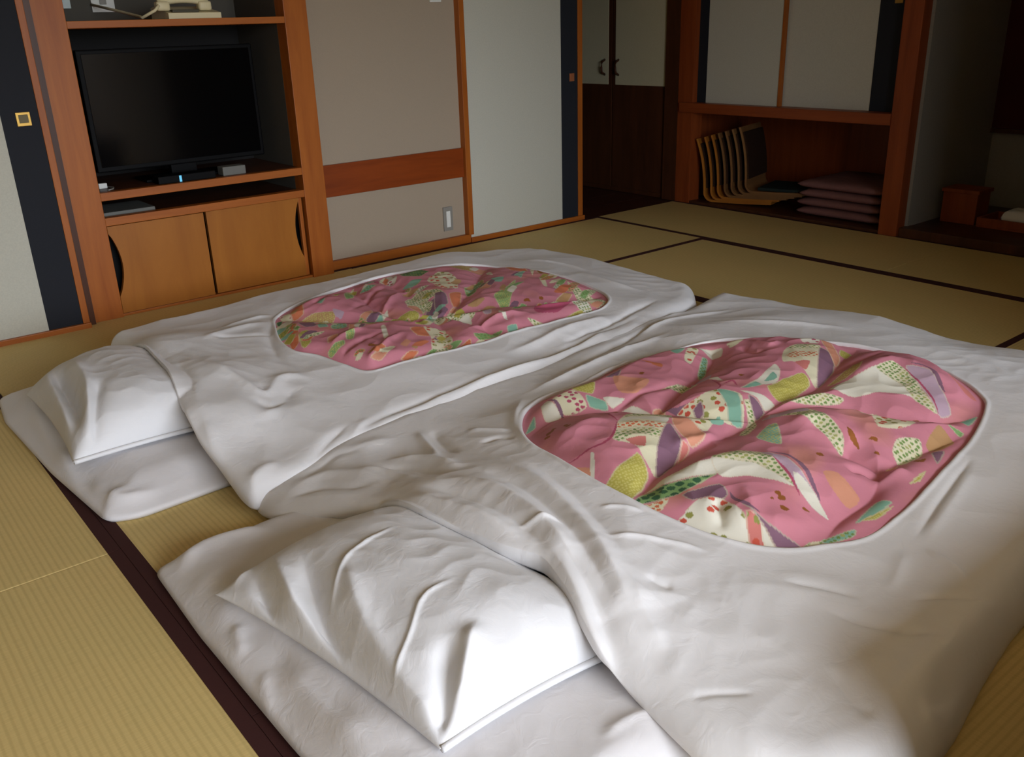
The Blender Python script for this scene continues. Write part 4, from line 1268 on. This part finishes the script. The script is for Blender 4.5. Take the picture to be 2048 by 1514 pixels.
near_pat = [
    ('teal', '', [(1049, 833), (1067, 801), (1071, 821)]), ('white', '', [(1081, 786), (1096, 777), (1123, 799), (1091, 811)]), ('cream', 'p', [(1103, 777), (1147, 762), (1174, 784), (1128, 796)]), ('olive', 's', [(1142, 757), (1189, 747), (1186, 767), (1152, 764)]),
    ('teal', '', [(1172, 769), (1211, 777), (1216, 786), (1179, 784)]), ('white', '', [(1206, 772), (1250, 773), (1225, 784)]), ('white', '', [(1230, 791), (1264, 784), (1301, 796), (1299, 808), (1274, 801)]), ('purple', '', [(1211, 738), (1242, 718), (1238, 735)]),
    ('peach', 'n', [(1228, 735), (1299, 743), (1274, 767), (1238, 764)]), ('orange', 'n', [(1284, 701), (1323, 708), (1323, 716)]), ('teal', '', [(1340, 681), (1372, 677), (1355, 689)]), ('cream', 'f', [(1377, 674), (1399, 672), (1382, 703), (1369, 696)]),
    ('teal', 'g', [(1406, 684), (1418, 684), (1411, 718), (1396, 720)]), ('white', '', [(1399, 667), (1445, 667), (1443, 681), (1411, 672)]), ('cream', 'p', [(1455, 664), (1494, 659), (1465, 672)]), ('cream', 'g', [(1323, 755), (1357, 742), (1382, 738), (1396, 752), (1360, 757)]),
    ('lav', 'n', [(1384, 735), (1423, 725), (1418, 745), (1391, 745)]), ('white', 'n', [(1418, 745), (1430, 740), (1447, 757)]), ('purple', 'n', [(1322, 793), (1355, 800), (1400, 795), (1360, 808)]),
    ('peach', '', [(1305, 795), (1322, 790), (1332, 802), (1310, 810)]),
    # large fan
    ('cream', '', [(1235, 850), (1260, 821), (1318, 813), (1345, 821), (1328, 862), (1313, 935), (1269, 893), (1225, 884)]), ('cream', 'g', [(1248, 836), (1262, 822), (1318, 814), (1344, 822), (1338, 834), (1290, 832)]),
    ('white', 'n', [(1238, 848), (1252, 838), (1290, 834), (1336, 836), (1332, 848), (1285, 844)]), ('cream', 'o', [(1234, 854), (1285, 849), (1330, 852), (1325, 864), (1280, 860), (1236, 862)]), ('cream', 'g', [(1228, 868), (1280, 862), (1322, 867), (1318, 880), (1270, 876), (1240, 888), (1226, 882)]),
    ('salmon', 'n', [(1252, 884), (1290, 880), (1290, 896), (1270, 894)]),
    ('cream', 'f', [(1355, 806), (1430, 784), (1482, 791), (1487, 833), (1430, 835), (1411, 855), (1372, 830)]), ('purple', '', [(1386, 806), (1402, 797), (1410, 812), (1395, 816)]), ('teal', '', [(1433, 784), (1477, 791), (1487, 833), (1462, 833), (1452, 806)]), ('teal', 'n', [(1418, 825), (1440, 815), (1448, 836), (1424, 838)]),
    ('peach', '', [(1345, 830), (1377, 835), (1413, 862), (1386, 886), (1372, 881), (1345, 852)]), ('purple', '', [(1342, 852), (1364, 884), (1347, 918), (1313, 935), (1313, 896), (1328, 857)]), ('salmon', '', [(1364, 884), (1381, 889), (1355, 915)]),
    ('cream', 'g', [(1488, 800), (1505, 800), (1514, 840), (1490, 860), (1480, 850), (1498, 826)]),
    ('olive', 's', [(1274, 906), (1298, 937), (1262, 991), (1247, 991), (1203, 967)]), ('white', 'n', [(1181, 908), (1189, 913), (1189, 967), (1181, 962)]), ('peach', 'n', [(1130, 920), (1179, 928), (1174, 957), (1130, 930)]),
    ('white', '', [(1289, 969), (1330, 947), (1399, 933), (1435, 930), (1433, 952), (1386, 957), (1325, 962)]), ('green', 'h', [(1262, 998), (1286, 974), (1325, 963), (1386, 958), (1435, 952), (1399, 969), (1350, 989), (1301, 994)]), ('cream', 'o', [(1274, 1001), (1338, 991), (1320, 1011), (1286, 1003)]),
    ('white', '', [(1421, 928), (1477, 911), (1521, 913), (1557, 940), (1591, 974), (1545, 964), (1496, 955), (1442, 957)]), ('cream', 'g', [(1421, 926), (1477, 910), (1521, 912), (1557, 940), (1591, 974), (1550, 955), (1510, 938), (1460, 932)]),
    ('lav', '', [(1517, 913), (1565, 920), (1614, 962), (1661, 1008), (1626, 998), (1583, 967), (1553, 937)]), ('white', 'n', [(1585, 955), (1614, 966), (1661, 1008), (1626, 997), (1595, 975)]),
    ('purple', '', [(1364, 989), (1399, 976), (1440, 969), (1457, 986), (1447, 998), (1416, 996), (1386, 1003)]), ('white', 'f', [(1350, 1033), (1386, 1006), (1418, 996), (1447, 998), (1472, 1015), (1496, 1037), (1503, 1072), (1435, 1066), (1399, 1052)]),
    ('salmon', 'f', [(1491, 1025), (1521, 1033), (1540, 1064), (1506, 1069)]), ('white', '', [(1521, 1033), (1557, 1064), (1535, 1069)]), ('purple', '', [(1472, 1004), (1533, 1035), (1594, 1053), (1608, 1062), (1560, 1064), (1533, 1044)]), ('cream', 'g', [(1582, 1072), (1626, 1050), (1656, 1047), (1631, 1064)]),
    ('teal', 'g', [(1646, 1045), (1712, 1025), (1714, 1037), (1663, 1052)]), ('teal', '', [(1714, 1015), (1756, 969), (1790, 972), (1749, 1001)]), ('olive', 's', [(1724, 1010), (1793, 976), (1761, 1003)]), ('olive', 's', [(1822, 940), (1856, 913), (1846, 932)]),
    ('peach', 'n', [(1646, 940), (1675, 937), (1724, 964), (1700, 981), (1665, 964)]), ('teal', 's', [(1536, 845), (1556, 845), (1563, 888), (1512, 871)]),
    ('cream', 'g', [(1524, 828), (1587, 811), (1636, 830), (1687, 869), (1685, 891), (1656, 872), (1617, 850), (1578, 835)]), ('lav', 'n', [(1524, 828), (1587, 812), (1620, 826), (1560, 832)]), ('cream', 'g', [(1561, 796), (1612, 779), (1687, 784), (1680, 791), (1626, 796)]),
    ('white', '', [(1658, 769), (1714, 750), (1785, 733), (1822, 750), (1858, 786), (1878, 806), (1822, 786), (1761, 779), (1712, 784)]), ('cream', 'g', [(1750, 742), (1785, 732), (1822, 749), (1858, 786), (1878, 806), (1830, 790), (1800, 762)]),
    ('lav', '', [(1810, 738), (1858, 747), (1890, 777), (1907, 804), (1880, 806), (1846, 772)]), ('tan', 's', [(1656, 757), (1700, 730), (1724, 721), (1719, 740), (1675, 757)]),
    ('cream', '', [(1568, 696), (1597, 682), (1639, 684), (1636, 713), (1634, 755), (1597, 723), (1565, 721)]), ('cream', 'g', [(1574, 693), (1597, 683), (1639, 685), (1638, 692), (1600, 694)]), ('cream', 'o', [(1568, 706), (1600, 699), (1637, 700), (1636, 708), (1580, 714)]), ('salmon', 'n', [(1590, 722), (1620, 718), (1612, 733)]),
    ('purple', '', [(1639, 689), (1670, 703), (1668, 728), (1636, 755)]), ('peach', '', [(1641, 669), (1666, 677), (1683, 703), (1673, 718), (1656, 694)]), ('olive', 's', [(1683, 682), (1707, 682), (1695, 696), (1680, 694)]), ('white', 'p', [(1600, 667), (1639, 669), (1636, 679), (1607, 677)]),
    ('olive', 's', [(1534, 767), (1604, 738), (1622, 755), (1561, 789)]), ('white', '', [(1480, 779), (1512, 755), (1548, 725), (1561, 735), (1556, 755), (1517, 769)]), ('teal', '', [(1483, 778), (1510, 760), (1525, 766), (1500, 776)]), ('teal', 'n', [(1529, 755), (1546, 740), (1555, 750)]),
    ('white', '', [(1480, 784), (1524, 786), (1551, 796), (1531, 808), (1514, 794)]), ('purple', '', [(1495, 791), (1514, 796), (1531, 811), (1512, 821)]),
    ('cream', 'f', [(1695, 808), (1741, 821), (1756, 848), (1797, 848), (1834, 835), (1817, 821), (1773, 808), (1744, 801)]), ('cream', 'g', [(1788, 882), (1797, 862), (1841, 855), (1851, 870), (1841, 884), (1810, 899)]), ('tan', 'n', [(1856, 860), (1880, 833), (1915, 850), (1883, 870)]),
    ('purple', '', [(1866, 874), (1895, 872), (1880, 899)]), ('green', '', [(1895, 826), (1932, 833), (1927, 840)]), ('teal', '', [(1924, 811), (1961, 801), (1944, 821)]), ('brown', 'n', [(1693, 858), (1705, 862), (1722, 882), (1700, 872)]),
    ('peach', '', [(1775, 905), (1800, 898), (1796, 908)]), ('brown', 'n', [(1830, 895), (1856, 888), (1850, 900)]), ('salmon', 'n', [(1895, 742), (1930, 750), (1958, 775), (1930, 770)])]
near_dots = [(a, b, r_, 'brown') for a, b, r_ in [(1098, 850, .011), (1106, 846, .007), (1094, 857, .007), (1137, 848, .008), (1130, 844, .006), (1163, 840, .004), (1285, 729, .009), (1481, 742, .009), (1230, 814, .007), (1565, 992, .009), (1570, 1010, .009), (1558, 985, .006), (1545, 994, .005), (1611, 1005, .006), (1640, 905, .009), (1748, 870, .009), (1756, 888, .006), (1838, 813, .007)]]
near_strokes = [('purple', .006, [(1096, 776), (1112, 782), (1126, 800)]), ('rose', .004, [(1180, 806), (1210, 818), (1234, 846)]), ('rose', .004, [(1234, 850), (1222, 880), (1180, 900), (1130, 914)]), ('purple', .007, [(1535, 908), (1575, 915), (1610, 945), (1640, 985)]), ('purple', .006, [(1822, 736), (1860, 745), (1890, 775)]),
                ('rose', .003, [(1425, 750), (1440, 775), (1432, 785)]), ('rose', .0035, [(1448, 768), (1465, 760), (1475, 772)]), ('purple', .005, [(1460, 985), (1475, 1003), (1520, 1025)]), ('rose', .0035, [(1545, 930), (1575, 955), (1600, 985)]), ('rose', .0035, [(1812, 742), (1850, 770), (1880, 804)])]
quilt_part(near, near_hole, 'quilt', nd, .0026,
           [([(1262, 990), (1310, 938), (1370, 900), (1430, 862), (1490, 835), (1530, 812), (1580, 780), (1640, 752), (1700, 690), (1720, 670)], .06),
            ([(1060, 836), (1130, 800), (1230, 790), (1300, 800), (1400, 815), (1500, 825)], .05),
            ([(1425, 670), (1420, 700), (1330, 790), (1310, 800)], .05),
            ([(1530, 815), (1620, 800), (1700, 796), (1800, 812), (1900, 812), (1965, 800)], .055),
            ([(1640, 1070), (1680, 1010), (1745, 960), (1760, 915), (1700, 890)], .055), ([(1760, 915), (1830, 880), (1930, 840)], .05)],
           [([(1210, 798), (1300, 765), (1420, 730)], .19, -.008, .012), ([(1060, 850), (1120, 815), (1170, 810)], .18, .008, .014), ([(1090, 890), (1170, 850), (1240, 850)], .19, .009, .03),
            ([(1300, 968), (1400, 930), (1500, 920), (1580, 940), (1650, 1000)], .20, .014, .05), ([(1430, 1000), (1440, 1020), (1445, 1050)], .19, -.012, .014), ([(1480, 970), (1500, 1010), (1500, 1050)], .19, .006, .02),
            ([(1690, 760), (1780, 730), (1860, 750), (1910, 790)], .19, .014, .04), ([(1660, 740), (1720, 720), (1770, 700)], .19, -.008, .014), ([(1570, 850), (1640, 840), (1720, 880)], .20, .010, .03),
            ([(1480, 675), (1510, 695), (1530, 690)], .19, -.009, .012), ([(1500, 665), (1540, 685), (1560, 672)], .19, .008, .012), ([(1690, 930), (1730, 925), (1770, 935)], .19, -.010, .014), ([(1740, 950), (1790, 930), (1830, 925)], .19, .010, .016), ([(1340, 890), (1390, 870), (1440, 845)], .20, .012, .02)],
           .195, near_pat, near_dots, near_strokes, .042, .003, 81)

# ------------------------------------------------------------------ unseen chest, added to shade the corner of the near duvet
lt = empty('shade_chest', (1.78, .1, 0), 'unseen dark wooden chest added to shade the bed farther from the television cabinet', 'chest')
B('body', M['table_wood'], lt, 1.04, 2.36, -.12, .27, .03, .33, bev=.003)
B('top', M['table_wood'], lt, 1.02, 2.38, -.14, .30, .33, .355, bev=.006)
B('plinth', M['dark_wood'], lt, 1.06, 2.34, -.10, .25, .002, .03)
for (xa, xb, hx) in ((1.055, 1.695, 1.65), (1.705, 2.345, 1.75)):
    dd = B('door', M['dark_wood'], lt, xa, xb, .27, .278, .045, .32)
    B('handle', M['brass'], dd, hx - .008, hx + .008, .278, .287, .18, .24)
